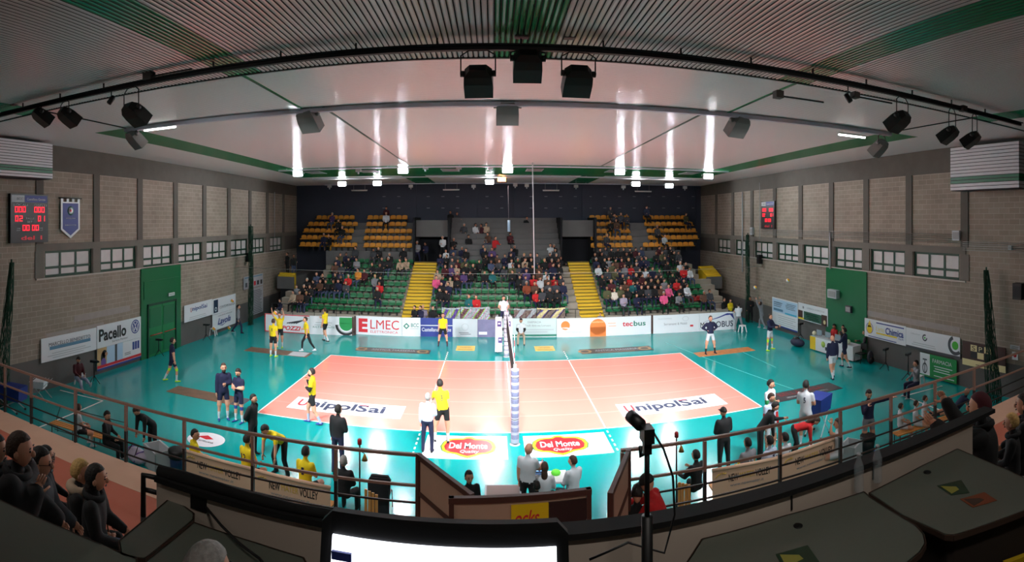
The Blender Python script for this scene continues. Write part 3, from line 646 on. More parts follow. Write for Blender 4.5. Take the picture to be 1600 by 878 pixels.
banner('pink, brown and blue banner draped on the rail beside the umpire', 720, 765, 479, 500, [M('print_plum', (120, 80, 90), .6), M('print_lime'), LB, M('print_pink', (210, 150, 170), .6), LT], 2)
banner('brownish banner with folds draped on the rail right of the umpire chair'.replace('right of', 'beyond'), 803, 838, 482, 497, [M('print_taupe', (136, 118, 110), .6), M('print_plum'), LT], 3)
banner('dark banner with pale blossoms draped at the end of the rail by the stairs', 839, 883, 481, 497, [M('print_taupe'), DK, PU, CR], 4)
# a dark rail along the front of the stand
b = MB(); b.tube([(-14.8, 14.7, 1.55), (14.5, 14.7, 1.55)], .02, m_black)
x = -14.8
while x < 14.6:
    if not any(a - .1 < x < c + .1 for a, c in ST): b.tube([(x, 14.7, 0), (x, 14.7, 1.55)], .018, m_black)
    x += 1.47
b.build('stand_rail', label='thin dark rail on posts along the foot of the grandstand', cat='rail', loc=(0, 14.7, 0))

# stickers on the court floor
GF = 'printed stickers on the floor'
def decal(label, pts, mat=W_, th=.012, name='floor_sticker'):
    """corners bottom-left, bottom-right, top-right, top-left as seen"""
    q = [onz(*p) for p in pts]; x0, x1 = (q[0].x + q[3].x) / 2, (q[1].x + q[2].x) / 2; y0, y1 = (q[0].y + q[1].y) / 2, (q[2].y + q[3].y) / 2
    return Board(name, label, 'floor sticker', ((x0 + x1) / 2, y0, 0.0), 0, x1 - x0, y1 - y0, mat, th, GF, True)
M_ = M('sticker_white', (222, 222, 228), .45)
for lab, pts in (('white UnipolSai sticker on the coral court, on the yellow team side', [(448.6, 636), (625.7, 655.7), (634, 635), (465.6, 620.3)]), ('white UnipolSai sticker on the coral court, on the white team side', [(973.8, 651.3), (1136, 631.5), (1118.5, 616), (961, 631.5)])):
    s = decal(lab, pts, M_); w_, h = s.w, s.h
    s.text('U', -w_ * .40, h * .55, w_ * .085, h * .54, R_, bold=.02); s.text('nipol', -w_ * .13, h * .5, w_ * .42, h * .72, M('print_slate', (40, 48, 78), .6), bold=.025); s.text('S', w_ * .14, h * .56, w_ * .1, h * .56, M('print_slate'), bold=.025); s.text('ai', w_ * .27, h * .55, w_ * .14, h * .52, M('print_slate'), bold=.025)
    s.text('ASSICURAZIONI', w_ * .22, h * .1, w_ * .36, h * .06, LT); s.rect(w_ * .1, w_ * .18, h * .78, h * .82, R_, 6); s.done()
m_dmy, m_dmg, m_dmr = M('shield_yellow', (236, 196, 30), .3), M('shield_green', (60, 130, 60), .3), M('shield_red', (206, 36, 44), .3)
def shield(k, w, h, cx, cz):
    pts = []
    half = [(0, 1), (.12, .96), (.22, .82), (.5, .8), (.72, .74), (.92, .45), (1, 0), (.92, -.4), (.72, -.6), (.45, -.66), (.25, -.84), (0, -1)]
    for x, z in half: pts.append((cx + x * w / 2 * k, cz + z * h / 2 * (k - (1 - k) * .6 * 0)))
    for x, z in half[-2:0:-1]: pts.append((cx - x * w / 2 * k, cz + z * h / 2 * k))
    return pts
for lab, pts, f in (('white floor sticker with red Del Monte Quality shield, yellow team side of the net', [(658.5, 714.5), (793.7, 718.6), (792.4, 682.8), (668, 679)], 0), ('white floor sticker with red Del Monte Quality shield, white team side of the net', [(820, 716), (959.9, 706.4), (942.8, 675.2), (818.4, 682)], 1)):
    s = decal(lab, pts, M_); w_, h = s.w, s.h; cx = .03 * w_ if not f else -.08 * w_
    s.poly(shield(1, w_ * .68, h * .94, cx, h * .5), m_dmg, 1); s.poly(shield(.955, w_ * .68, h * .93, cx, h * .5), m_dmy, 2); s.poly(shield(.86, w_ * .68, h * .9, cx, h * .5), m_dmr, 3)
    s.text('Del Monte', cx, h * .54, w_ * .46, h * .26, M_, bold=.015, L=4); s.text('Quality', cx + .02 * w_, h * .28, w_ * .22, h * .15, M_, shear=.2, L=4); s.done()
s = decal('long dark gold-edged floor sticker behind the coral court, yellow team side', [(556.7, 548), (670, 553), (674.3, 547.3), (559.6, 542)], DK)
def goldstrip(s):
    w_, h = s.w, s.h; g = M('print_gold', (176, 140, 90), .4)
    for x in (-.44, .4): s.ring(w_ * x, h * .5, h * .38, h * .24, g, 1); s.rect(w_ * (x + .05), w_ * (x + .06), h * .1, h * .9, g, 1)
    s.text('ANTICA MASSERIA', w_ * .0, h * .55, w_ * .6, h * .36, LT, L=2); s.lines(-w_ * .3, w_ * .3, h * .08, h * .2, 1, g, 3); s.done()
goldstrip(s)
s = decal('long dark gold-edged floor sticker behind the coral court, white team side', [(908.7, 553.2), (1020, 547), (1016, 540.8), (905.2, 546)], DK); goldstrip(s)
for lab, pts in (('small yellow floor sticker behind the court near the libero', [(712.3, 547.8), (742.5, 547.6), (741.5, 540.5), (714, 540.5)]), ('small yellow floor sticker behind the court near the sitting official', [(836, 548.4), (867, 548), (865, 540.8), (835, 541)])):
    s = decal(lab, pts, M('sticker_amber', (236, 190, 70), .3)); s.text('ristopizza', 0, s.h * .6, s.w * .6, s.h * .2, BR); s.rect(-s.w * .4, s.w * .4, s.h * .15, s.h * .22, BR); s.done()
m_food = M('sticker_photo_amber', (190, 120, 66), .35, noise=.75, nscale=3.5); m_night = M('sticker_photo_night', (110, 84, 66), .35, noise=.85, nscale=3)
s = decal('long amber photo floor sticker under the player with hands on hips', [(1080, 553), (1185, 553), (1184, 546), (1079, 546)], m_food); s.done()
s = decal('long photo floor sticker at the feet of the warming-up yellow players', [(378, 553), (489.5, 554), (490, 547.5), (380, 545)], m_night); s.rect(s.w * .2, s.w * .46, s.h * .05, s.h * .95, LT); s.done()
s = decal('dark night-photo floor sticker behind the two players in navy', [(250, 620.5), (398, 627.6), (396.4, 614), (256.8, 609)], m_night); s.rect(s.w * .36, s.w * .5, s.h * .05, s.h * .95, DG); s.done()
s = decal('charcoal floor sticker with red letters near the players in white', [(1195, 622), (1328, 615), (1317, 603.3), (1184, 609)], M('sticker_charcoal', (58, 56, 60), .3)); s.text('BELLA CASA', -s.w * .02, s.h * .66, s.w * .66, s.h * .34, M('print_dull_red', (150, 60, 60), .4)); s.text('ARREDAMENTI CASTELLANA GROTTE', 0, s.h * .25, s.w * .62, s.h * .12, LT); s.done()
c0 = onz(322, 687); s = Board('floor_sticker', 'round white floor sticker behind the bench end of the yellow team', 'floor sticker', (c0.x, c0.y - .5, 0), 0, .001, .001, M_, .008, GF, True)
s.disc(0, .5, .62, M_, 1, .55, 40); s.text('CASTELLANA', .05, .35, .6, .1, DG); s.poly([(-.35, .6), (-.1, .8), (.2, .62), (0, .5)], R_, 3); s.done()

# scoreboards
m_led = M('red_led', (255, 12, 44), .4, emit=1.1); m_leddim = M('dim_red_led', (150, 12, 26), .4, emit=.5); m_case = M('scoreboard_case', (10, 10, 12), .4)
SEG = {'0': 'abcdef', '1': 'bc', '2': 'abged'}
def seg7(b, ch, x, z, w, h, d, m):
    t = h * .13; S = {'a': (x, x + w, z + h - t, z + h), 'd': (x, x + w, z, z + t), 'g': (x, x + w, z + h / 2 - t / 2, z + h / 2 + t / 2), 'f': (x, x + t, z + h / 2, z + h), 'e': (x, x + t, z, z + h / 2), 'b': (x + w - t, x + w, z + h / 2, z + h), 'c': (x + w - t, x + w, z, z + h / 2)}
    for k in SEG[ch]: q = S[k]; b.bb(q[0], q[1], -d - .006, -d, q[2], q[3], m)
def scoreboard(side, pts, lab, full):
    s = wall_board(side, 'scoreboard', lab, 'scoreboard', pts, m_case, .0, .14); w, h = s.w, s.h
    s.rect(-w * .47, -w * .14, h * .83, h * .97, LT); s.rect(-w * .13, w * .47, h * .83, h * .97, B_)
    s.text('BCC', -w * .26, h * .9, w * .16, h * .05, DG); s.text('Castellana Grotte', w * .17, h * .895, w * .5, h * .05, W_)
    if full:
        s.text('LOCALI', -w * .24, h * .775, w * .36, h * .045, LT); s.text('OSPITI', w * .28, h * .775, w * .34, h * .045, LT); s.text('PALLI', 0, h * .5, w * .2, h * .04, LT); s.text('SET', 0, h * .43, w * .14, h * .04, LT)
        for x in (-.3, .3): s.text('TIME', w * x, h * .295, w * .1, h * .022, LT); s.text('OUT', w * x, h * .255, w * .1, h * .022, LT)
    r = s.done('case'); b = MB(); dw = w * .075; dh = h * .115
    for x0 in (-.39, .12):
        for k in range(3): seg7(b, '0', w * (x0 + .1 * k), h * .625, dw, dh, .142, m_led)
    for x0, st in ((-.38, '02'), (.22, '01')):
        for k, c_ in enumerate(st): seg7(b, c_, w * (x0 + .11 * k), h * .44, dw, dh, .142, m_led)
    for x0 in (-.19, .06):
        for k in range(2): seg7(b, '0', w * (x0 + .1 * k), h * .25, dw, dh, .142, m_led)
    b.build('digits', parent=s.panel)
    text_obj('lettering', 'del 1', 1, m_leddim, r, (w * .05, -.144, h * .1), (PI / 2, 0, 0), w * .56, h * .085, .02)
    return r
scoreboard(-1, [(13, 302), (71, 305), (13, 379.8), (72, 378)], 'large scoreboard with red digits 000 000 and LOCALI OSPITI beside the pennant', True)
scoreboard(1, [(1192, 314.6), (1213, 314), (1192, 357.5), (1213, 357.5)], 'small distant scoreboard with red digits high on the wall near the stand', False)
# pennant
ya, yb, zb, zt = wallbox(XL + .08, [(95, 309), (124.5, 310.5), (95, 358), (124.5, 359)])
t = thing('pennant', 'blue swallow-pointed club pennant with white edge on the block wall', 'pennant', (XL + .08, (ya + yb) / 2, zb), PI / 2); w_, h = abs(yb - ya), zt - zb
b = MB(); tip = -.38
b.prism([(-w_ / 2, -.01, h * .88), (w_ / 2, -.01, h * .88), (w_ / 2, -.01, 0), (0, -.01, tip), (-w_ / 2, -.01, 0)], (0, .012, 0), W_)
for k in range(4): x = -w_ / 2 + w_ * (k * .293); b.bb(x, x + w_ * .12, -.01, .002, h * .88, h + .02, W_)
e = w_ * .09
b.prism([(-w_ / 2 + e, -.015, h * .84), (w_ / 2 - e, -.015, h * .84), (w_ / 2 - e, -.015, .04), (0, -.015, tip + .12), (-w_ / 2 + e, -.015, .04)], (0, .005, 0), B_)
b.lathe((0, -.015, h * .6), [(w_ * .17, 0), (w_ * .17, .004)], M('crest_green', (60, 110, 100), .5), 20, (0, -1, 0)); b.lathe((0, -.019, h * .6), [(w_ * .12, 0), (w_ * .12, .004)], W_, 20, (0, -1, 0)); b.lathe((0, -.023, h * .6), [(w_ * .05, 0), (w_ * .05, .003)], R_, 12, (0, -1, 0))
b.build('cloth', parent=t)
b = MB(); b.tube([(-w_ / 2 - .12, 0, h - .0), (w_ / 2 + .12, 0, h - .0)], .025, m_black); b.build('pole', parent=t)
text_obj('lettering', 'CASTELLANA', 1, LT, t, (0, -.02, h * .36), (PI / 2, 0, 0), w_ * .5, .05); text_obj('lettering', 'GROTTE', 1, LT, t, (0, -.02, h * .14), (PI / 2, 0, 0), w_ * .6, .05)
# exit sign over the green door
s = Board('exit_sign', 'small exit sign reading USCITA over the green double door', 'sign', (XL + .12, 6.15, 2.95), PI / 2, .55, .16, W_, .05); s.text('USCITA', 0, .08, .4, .09, G_); s.done()
# ------------------------------------------------------------------ rigging and lamps
m_rig = M('rig_black', (24, 24, 28), .5, metal=.4); m_hous = M('floodlight_black', (22, 22, 22), .45); m_hwhite = M('floodlight_white', (120, 118, 116), .5)
YR_, ZR_ = -8.35, 9.97
NUM = ['first', 'second', 'third', 'fourth', 'fifth', 'sixth', 'seventh', 'eighth', 'ninth', 'tenth', 'eleventh', 'twelfth']
b = MB(); b.bar((-13.5, YR_, ZR_), (13.2, YR_, ZR_), .09, .1, m_rig); b.bar((-13.5, YR_ - .09, ZR_ + .03), (13.2, YR_ - .09, ZR_ + .03), .03, .03, m_rig)
r_ = b.build('lighting_bar', label='long black lighting bar hung under the slatted ceiling across the hall', cat='lighting bar', loc=(0, YR_, ZR_))
for x in [-11.8 + 1.45 * k for k in range(17)]:
    b = MB(); b.box((x, 0, .1), (.03, .03, .16), m_rig); b.box((x, 0, .03), (.06, .12, .03), m_rig); b.build('hanger', parent=r_)
def floodlight(lab, p, target, w_, mt, group, lensm, yoke=True, top=None, tilt=None):
    """housing with reflector body, side knobs, glass and a U yoke; local +y is where it shines"""
    d = (Vector(target) - Vector(p)); rz = math.atan2(-d.x, d.y)
    t = thing('floodlight', lab, 'floodlight', p, rz, group); k = w_ / .42
    b = MB(); el = math.atan2(d.z, math.hypot(d.x, d.y)); R = Matrix.Rotation(el, 3, 'X')
    def tr(q): return R @ (Vector((q[0] * 1.2, q[1], q[2] * .82)) * k)
    back = [(-.12, -.15, -.1), (.12, -.15, -.1), (.12, -.15, .1), (-.12, -.15, .1)]; mid = [(-.2, -.03, -.15), (.2, -.03, -.15), (.2, -.03, .15), (-.2, -.03, .15)]; fr = [(-.21, .12, -.17), (.21, .12, -.17), (.21, .12, .17), (-.21, .12, .17)]
    vs = [tr(q) for q in back + mid + fr]
    b.add(vs, [(0, 1, 2, 3)] + [(i, (i + 1) % 4, 4 + (i + 1) % 4, 4 + i) for i in range(4)] + [(4 + i, 4 + (i + 1) % 4, 8 + (i + 1) % 4, 8 + i) for i in range(4)] + [(8, 9, 10, 11)], mt)
    if lensm is m_lens_low:
        for q0_, q1_ in (((-.21, .12, -.17), (-.2, .4, .17)), ((.2, .12, -.17), (.21, .4, .17)), ((-.21, .12, .16), (.21, .4, .17)), ((-.21, .12, -.17), (.21, .4, -.16))):
            c0_ = [(x_, y_, z_) for x_ in (q0_[0], q1_[0]) for y_ in (q0_[1], q1_[1]) for z_ in (q0_[2], q1_[2])]; b.add([tr(q) for q in c0_], [(0, 1, 3, 2), (4, 6, 7, 5), (0, 4, 5, 1), (2, 3, 7, 6), (0, 2, 6, 4), (1, 5, 7, 3)], mt)
    for s_ in (-1, 1): b.lathe(tr((s_ * .2, 0, .04)), [(.055 * k, 0), (.055 * k, .07 * k)], mt, 10, (s_, 0, 0))
    hs_ = b.build('housing', parent=t)
    b = MB(); vs = [tr(q) for q in [(-.18, .125, -.14), (.18, .125, -.14), (.18, .125, .14), (-.18, .125, .14)]]; b.prism(vs, tr((0, .01, 0)), lensm); b.build('lens', parent=hs_)
    if yoke:
        b = MB(); h = top - p[2]; 
        b.tube([(-.3 * k, 0, .04), (-.3 * k, 0, h * .8), (-.16 * k, 0, h), (.16 * k, 0, h), (.3 * k, 0, h * .8), (.3 * k, 0, .04)], .013 * k, m_rig, 6); b.build('yoke', parent=t)
    return t
m_lens_on = M('lamp_glow_white', (236, 246, 255), .4, emit=85); m_lens_or = M('lamp_glow_orange', (255, 140, 60), .4, emit=30); m_lens_low = M('lamp_glow_low', (236, 246, 255), .4, emit=1.5); m_lens_off = M('lamp_glass_dull', (90, 90, 96), .2)
for i, (u, v) in enumerate(FLOOD_NEAR):
    p = ony(u, v, YR_); floodlight('black floodlight under the lighting bar, %s from the door-side wall' % NUM[i], p, (p.x * .45, 4.5, 0), .42 if i not in (0, 1, 7, 8) else .4, m_hous, 'black floodlights on the near bar', m_lens_low, True, ZR_ - .05)
for i, (u, v) in enumerate(FLOOD_TRACK):
    p = ony(u, v, -3.4); floodlight('white floodlight under the long cable tray, %s from the door-side wall' % NUM[i], p, (p.x * .6, 5.5, 0), .5, m_hwhite, 'white floodlights on the cable tray', m_lens_low, True, zc(YT) - .14)
for i, (u, v, y) in enumerate(FLOOD_FAR):
    p = ony(u, v, y); q = sum(1 for a in FLOOD_FAR if a[2] == y and a[0] < u)
    lab = 'glowing orange floodlight hung among the white ones' if u == 784 else 'glowing white floodlight, %s from the door-side wall in the %s row' % (NUM[q], 'front' if y == 13.0 else 'rear')
    floodlight(lab, p, (p.x * .7, -14.0, 3.5) if u != 784 else (0, -17, 5), .52, m_hwhite, 'glowing floodlights over the far side', m_lens_or if u == 784 else m_lens_on, True, zc(y) - .07)
# small spots and ballast boxes on the near bar
for (u, v, tx, lab) in ((174, 156, -1, 'small black can spot on the lighting bar beside the door-side floodlights'), (1325, 153, 1, 'small black can spot on the lighting bar beside the scoreboard-side floodlights')):
    p = ony(u, v, YR_); t = thing('can_spot', lab, 'spotlight', p); b = MB(); b.lathe((0, 0, 0), [(.045, -.1), (.06, -.06), (.06, .1), (.05, .11)], m_hous, 12, (tx * .4, -.5, -.9)); b.build('can', parent=t)
    b = MB(); b.tube([(0, 0, .02), (0, 0, ZR_ - p.z)], .012, m_rig, 6); b.build('stem', parent=t)
for i, (u, v, s_) in enumerate(((232, 119, .17), (22, 160, .15), (815, 50, .2), (890, 53, .16), (1216, 148, .14), (1336, 149, .13), (1505, 170, .15))):
    p = ony(u, v, YR_ - .05); b = MB(); b.box(p, (s_ * 1.2, .16, s_), M('ballast_grey', (64, 62, 60), .6)); b.box(p + Vector((0, 0, s_ / 2)), (s_ * .7, .1, .03), m_rig)
    b.bar(p + Vector((s_ * .6, 0, -.02)), p + Vector((1.1, 0, -.02)), .03, .03, m_rig)
    b.build('ballast_box', label='grey ballast box with rod above the lighting bar, %s from the door-side wall' % NUM[[22, 232, 815, 890, 1216, 1336, 1505].index(u)], cat='ballast box', loc=p, group='ballast boxes')
# fluorescent battens
m_tube_on = M('tube_light_on', (255, 255, 250), .4, emit=4.5); m_tube_off = M('tube_light_dull', (196, 192, 188), .4)
TB = [(225, 275, 204, 198, -3.5, 1, 'lit tube lamp under the cable tray near the door-side wall'), (1310, 1352, 209, 216, -3.5, 1, 'lit tube lamp under the cable tray near the scoreboard-side wall'),
      (530, 585, 168, 166, -3.5, 0, 'unlit tube lamp under the cable tray, door side of the middle'), (1022, 1083, 168, 175, -3.5, 0, 'unlit tube lamp under the cable tray, scoreboard side of the middle'),
      (510, 542, 261, 260.5, 12.2, 0, 'pale tube lamp below the green ceiling band, first from the door side'), (695, 731, 257, 257, 12.2, 0, 'pale tube lamp below the green ceiling band, second from the door side'),
      (847, 884, 258, 258, 12.2, 0, 'pale tube lamp below the green ceiling band, third from the door side'), (1043, 1073, 262, 264, 12.2, 0, 'pale tube lamp below the green ceiling band, fourth from the door side'),
      (549, 574, 298, 298, 22.5, 0, 'dim tube lamp over the amber seats on the door side'), (692, 718, 297, 297, 22.5, 0, 'dim tube lamp over the bare middle steps, door side'), (848, 874, 298, 298, 22.5, 0, 'dim tube lamp over the bare middle steps, scoreboard side'), (992, 1018, 299, 300, 22.5, 0, 'dim tube lamp over the amber seats on the scoreboard side')]
for ua, ub, va, vb, y, on, lab in TB:
    a, c = ony(ua, va, y), ony(ub, vb, y); a.z = c.z = (a.z + c.z) / 2; mid = (a + c) / 2
    t = thing('tube_lamp', lab, 'lamp', mid, 0, 'tube lamps'); L_ = abs(c.x - a.x); b = MB(); b.bb(-L_ / 2, L_ / 2, -.05, .05, .02, .07, m_tube_off); 
    for s_ in (-1, 1): b.tube([(s_ * L_ * .35, 0, .07), (s_ * L_ * .35, 0, zc(y) - mid.z)], .006, m_tube_off, 5)
    b.build('batten', parent=t); b = MB(); b.tube([(-L_ / 2 + .02, 0, 0), (L_ / 2 - .02, 0, 0)], .035, m_tube_on if on else m_tube_off, 10); b.build('tube', parent=t)
# fans, vents on the green band
for i, (ua, ub, v) in enumerate(((481, 505, 265), (563, 590, 262), (690, 717, 259), (822, 848, 260), (948, 975, 262), (1066, 1088, 268))):
    a, c = onz(ua, v, 0) if 0 else ony(ua, v, 14.2), ony(ub, v, 14.2); z = zc(14.2) - .03; b = MB(); b.bb(a.x, c.x, 13.4, 15.0, z - .02, z, LT); b.bb(a.x + .06, c.x - .06, 13.5, 14.9, z - .03, z - .01, M('vent_mauve', (110, 96, 104), .6))
    for k in range(5): b.bb(a.x + .06, c.x - .06, 13.6 + .28 * k, 13.64 + .28 * k, z - .04, z - .02, LT)
    b.build('ceiling_vent', label='pale-framed ceiling vent in the green band, %s from the door side' % NUM[i], cat='vent', loc=(a.x, 14.2, z), group='ceiling vents')
# hanging sensor cans below the band
for i, (u, v) in enumerate(((560, 266), (665, 262), (717, 262), (766, 262), (642, 291), (740, 291), (805, 289), (823, 290), (900, 291), (974, 292), (1070, 293), (515, 291))):
    y = 12.6 if v < 280 else 21.5; p = ony(u, v, y); b = MB(); b.box(p, (.3, .2, .2), M('pale_box', (170, 168, 168), .6)); b.tube([p, (p.x, p.y, zc(y))], .008, LT, 5); b.tube([p - Vector((0, 0, .1)), p - Vector((0, 0, .22))], .05, LT, 8)
    b.build('ceiling_fitting', label='small pale box fitting hung from the far ceiling, %s from the door side' % NUM[sorted([560, 665, 717, 766, 642, 740, 805, 823, 900, 974, 1070, 515]).index(u)], cat='ceiling fitting', loc=p, group='pale ceiling fittings')
# ropes
def rope(lab, u, v0, v1, y, r, m, tip=None):
    a, c = ony(u[0], v0, y), ony(u[1], v1, y); a.z = min(a.z, zc(y)); b = MB(); b.tube([a, c], r, m, 6)
    if tip: b.tube([(c.x, c.y, c.z), (c.x, c.y, c.z + tip)], r * 5, LB, 8)
    b.build('hanging_rope', label=lab, cat='rope', loc=a)
m_rope = M('rope_white', (190, 190, 196), .7)
rope('white rope hanging from the ceiling in front of the middle block', (832, 835), 150, 428, 10.5, .028, m_rope); rope('thin grey rope ending in a pale blue sleeve before the bare steps', (794, 795), 290, 362, 19.5, .02, M('rope_grey', (110, 104, 110), .7), .8)
b = MB(); b.tube([(XL, 13.95, 3.9), (-8, 13.95, 3.86), (0, 13.95, 3.84), (8, 13.95, 3.86), (XR, 13.95, 3.9)], .012, M('wire_pale', (150, 150, 150), .5), 5); b.build('safety_net_wire', label='thin wire stretched wall to wall in front of the stand', cat='wire', loc=(0, 13.95, 3.85))
# gathered green nets
m_net = M('green_netting', (14, 62, 42), .8)
def net_bunch(lab, x, y, z0, z1, r0, r1, n=26, lean=(0, 0), seed=1):
    rnd = random.Random(seed); b = MB(); N_ = 16
    for k in range(n):
        a0 = rnd.random() * 2 * PI; q = math.sqrt(rnd.random()); pts = []
        for i in range(N_ + 1):
            t = i / N_; r = (r1 + (r0 - r1) * t) * q; a = a0 + t * 5 * (1 if k % 2 else -1)
            pts.append((x + lean[0] * (1 - t) + r * math.cos(a) * .7, y + lean[1] * (1 - t) + r * math.sin(a), z0 + (z1 - z0) * t))
        b.tube(pts, .012, m_net, 3, False)
    b.tube([(x, y, z1 - .05), (x, y, z1 + .12)], .03, m_net, 6)
    b.build('gathered_net', label=lab, cat='net', loc=(x, y, z0), group=None)
pa, pb = onx(18, 410, XL + .5), onx(5, 560, XL + .5)
net_bunch('gathered green net hanging on the block wall below the scoreboard', XL + .5, pa.y, .02, pa.z, .12, .4, 40, (0, -.5), 1)
pa = onx(1541, 422, XR - .5); net_bunch('gathered green net hanging beside the brown checker sign', XR - .5, pa.y, .02, pa.z, .12, .38, 40, (-.3, -.6), 2)
pa = onx(417, 362, XL + .7); net_bunch('dark green gathered net in the stand corner by the tall poster', XL + .75, 14.6, .02, 6.6, .22, .25, 40, (0, 0), 3)
pa = onx(1160, 400, XR - .6); net_bunch('dark green gathered net in the stand corner behind the juggling players', XR - .5, 15.2, .02, 6.0, .2, .25, 34, (0, 0), 4)
# wall fittings on the scoreboard side
b = MB()
for k in range(5): b.tube([(XR - .09, -2.9, 6.05 + .085 * k), (XR - .09, 14, 6.05 + .085 * k)], .012, M('conduit_grey', (150, 146, 142), .5), 5)
for k in range(5): b.tube([(XR - .09, -8, 5.75 + .085 * k), (XR - .09, -3.2, 5.75 + .085 * k)], .012, M('conduit_grey'), 5)
b.build('wall_conduit', label='bundle of parallel pale conduits along the wall above the windows', cat='conduit', loc=(XR - .09, 5, 6.2))
def wbox(name, lab, cat, side, u, v, dw, dz, dx, mt, grp=None):
    X = XL if side < 0 else XR; p = onx(u, v, X - side * -1 * 0 + (dx / 2 if side < 0 else -dx / 2)); b = MB(); b.box(p, (dx, dw, dz), mt); b.box(p + Vector((dx * .52 * (1 if side < 0 else -1), 0, 0)), (.01, dw * .8, dz * .7), M('box_face', (150, 150, 150), .5) if mt != m_black else m_rig)
    return b.build(name, label=lab, cat=cat, loc=p, group=grp)
wbox('junction_box', 'pale junction box on the conduits near the white ribbed bulkhead', 'junction box', 1, 1495, 368, .4, .42, .15, LT)
wbox('junction_box', 'small round-edged pale box on the wall past the last window', 'junction box', 1, 1579, 387, .16, .16, .12, LT)
wbox('junction_box', 'pale junction box at the foot of the tall drainpipe', 'junction box', 1, 1175, 361, .35, .5, .15, LT)
wbox('loudspeaker', 'black loudspeaker fixed high on the wall near the brown sign', 'loudspeaker', 1, 1592, 455, .4, .62, .3, m_black)
wbox('loudspeaker', 'black loudspeaker on the wall under the far windows, scoreboard side', 'loudspeaker', 1, 1187, 405, .3, .6, .3, m_black)
wbox('loudspeaker', 'black loudspeaker on the wall under the far windows, door side', 'loudspeaker', -1, 388, 402, .3, .6, .3, m_black)
wbox('fan_heater', 'pale fan heater box on the green wall bay above the scorer table', 'heater', 1, 1303, 459, .8, .45, .3, LT); wbox('wall_bracket', 'dark bracket box on the green wall bay under the heater', 'bracket', 1, 1327, 483, .45, .35, .2, DG)
for u, v0, v1, lab in ((1160, 300, 425, 'tall pale drainpipe on the wall near the stand corner'), (1187, 285, 372, 'thin pale cable drop beside the small scoreboard'), (1297, 363, 420, 'short pale pipe between two windows above the green bay'), (429, 300, 372, 'thin pipe on the dark wall near the stand corner, door side')):
    X = XR - .1 if u > 800 else XL + .1; a, c = onx(u, v0, X), onx(u, v1, X); b = MB(); b.tube([a, c], .05 if u in (1160, 1297) else .02, LT, 8); b.build('wall_pipe', label=lab, cat='pipe', loc=c, group=None)
# pale blocks let into the wall
for i, (sd, ua, ub, va, vb, h_) in enumerate(((-1, 72, 162, 530, 504, .25), (-1, 116, 203, 499, 481, .27), (1, 1352, 1500, 489, 515, .26))):
    X = XL if sd < 0 else XR; a, c = onx(ua, va, X), onx(ub, vb, X); z = (a.z + c.z) / 2; b = MB(); b.bb(*sorted((X, X - sd * .012)), a.y, c.y, z - h_ / 2, z + h_ / 2, M('pale_block', (160, 150, 146), .85, noise=.15, nscale=3)); b.build('trim_%d' % (5 + i), kind='structure')

# ------------------------------------------------------------------ net, posts, umpire stand
m_pad = M('white_padding', (214, 210, 222), .5); m_pad2 = M('print_violet', (84, 70, 130), .5); m_cord = M('net_cord_black', (26, 20, 18), .8)
t = thing('volleyball_net', 'volleyball net with white tapes stretched across the middle of the court', 'net', (0, -.85, 0)); L_ = 10.6
b = MB(); z0, z1 = 1.45, 2.4
k = 0
while k * .1 <= L_ - .3: y = .15 + k * .1; b.bar((0, y, z0), (0, y, z1), .006, .006, m_cord); k += 1
for k in range(11): b.bar((0, .15, z0 + k * .095), (0, L_ - .15, z0 + k * .095), .006, .006, m_cord)
b.build('mesh', parent=t)
b = MB(); b.bb(-.008, .008, .1, L_ - .1, 2.38, 2.45, m_pad); b.build('top_tape', parent=t); b = MB(); b.bb(-.008, .008, .1, L_ - .1, 1.41, 1.46, m_cord); b.build('bottom_tape', parent=t)
for yy in (.9, 9.8):
    b = MB()
    for k in range(9): b.tube([(.02, yy, 1.43 + .2 * k), (.02, yy, 1.43 + .2 * (k + 1))], .01, R_ if k % 2 else W_, 6)
    b.build('antenna', parent=t)
def post(y, lab, print_):
    t = thing('net_post', lab, 'net post', (0, y, 0)); b = MB(); b.tube([(0, 0, 0), (0, 0, 2.5)], .05, LT, 12); b.lathe((0, 0, 0), [(.16, 0), (.16, .02)], LT, 16); b.build('pole', parent=t)
    b = MB(); b.lathe((0, 0, .06), [(.12, 0), (.13, .02), (.13, 2.28), (.12, 2.3)], M('grey_padding', (150, 152, 168), .6), 20); b.build('padding', parent=t)
    b = MB()
    for k in range(10): b.lathe((0, 0, .2 + .22 * k), [(.1305, 0), (.1315, .005), (.1315, .13), (.1305, .135)], print_, 20)
    for z in (.8, 1.45, 2.1): b.lathe((0, 0, z), [(.132, 0), (.133, .01), (.132, .02)], K_, 20)
    b.build('printed_bands', parent=t); return t
post(-.9, 'padded net post with grey-blue print standing at the near sideline', M('print_post', (104, 108, 134), .5, noise=.5, nscale=40)); post(9.85, 'padded white net post in front of the umpire stand', M('print_post_pale', (196, 190, 210), .5))
U = onz(787, 560); t = thing('umpire_stand', 'umpire stand wrapped in white padding with violet square logos', 'umpire stand', (-.12, 10.75, 0))
b = MB()
for sx, wx in ((-.27, .34), (.27, .34)):
    b.prism([(sx - wx / 2 - .02, -.32, .12), (sx + wx / 2 + .02, -.32, .12), (sx + wx / 2, -.12, 1.9), (sx - wx / 2, -.12, 1.9)], (0, .1, 0), m_pad)
b.prism([(-.44, -.3, .15), (-.42, -.1, 1.9), (-.42, .3, 1.9), (-.44, .3, .15)], (.05, 0, 0), m_pad); b.prism([(.39, -.3, .15), (.37, -.1, 1.9), (.37, .3, 1.9), (.39, .3, .15)], (.05, 0, 0), m_pad)
b.build('padding', parent=t)
b = MB(); b.bb(-.35, .35, 0, .55, 1.16, 1.2, DG)
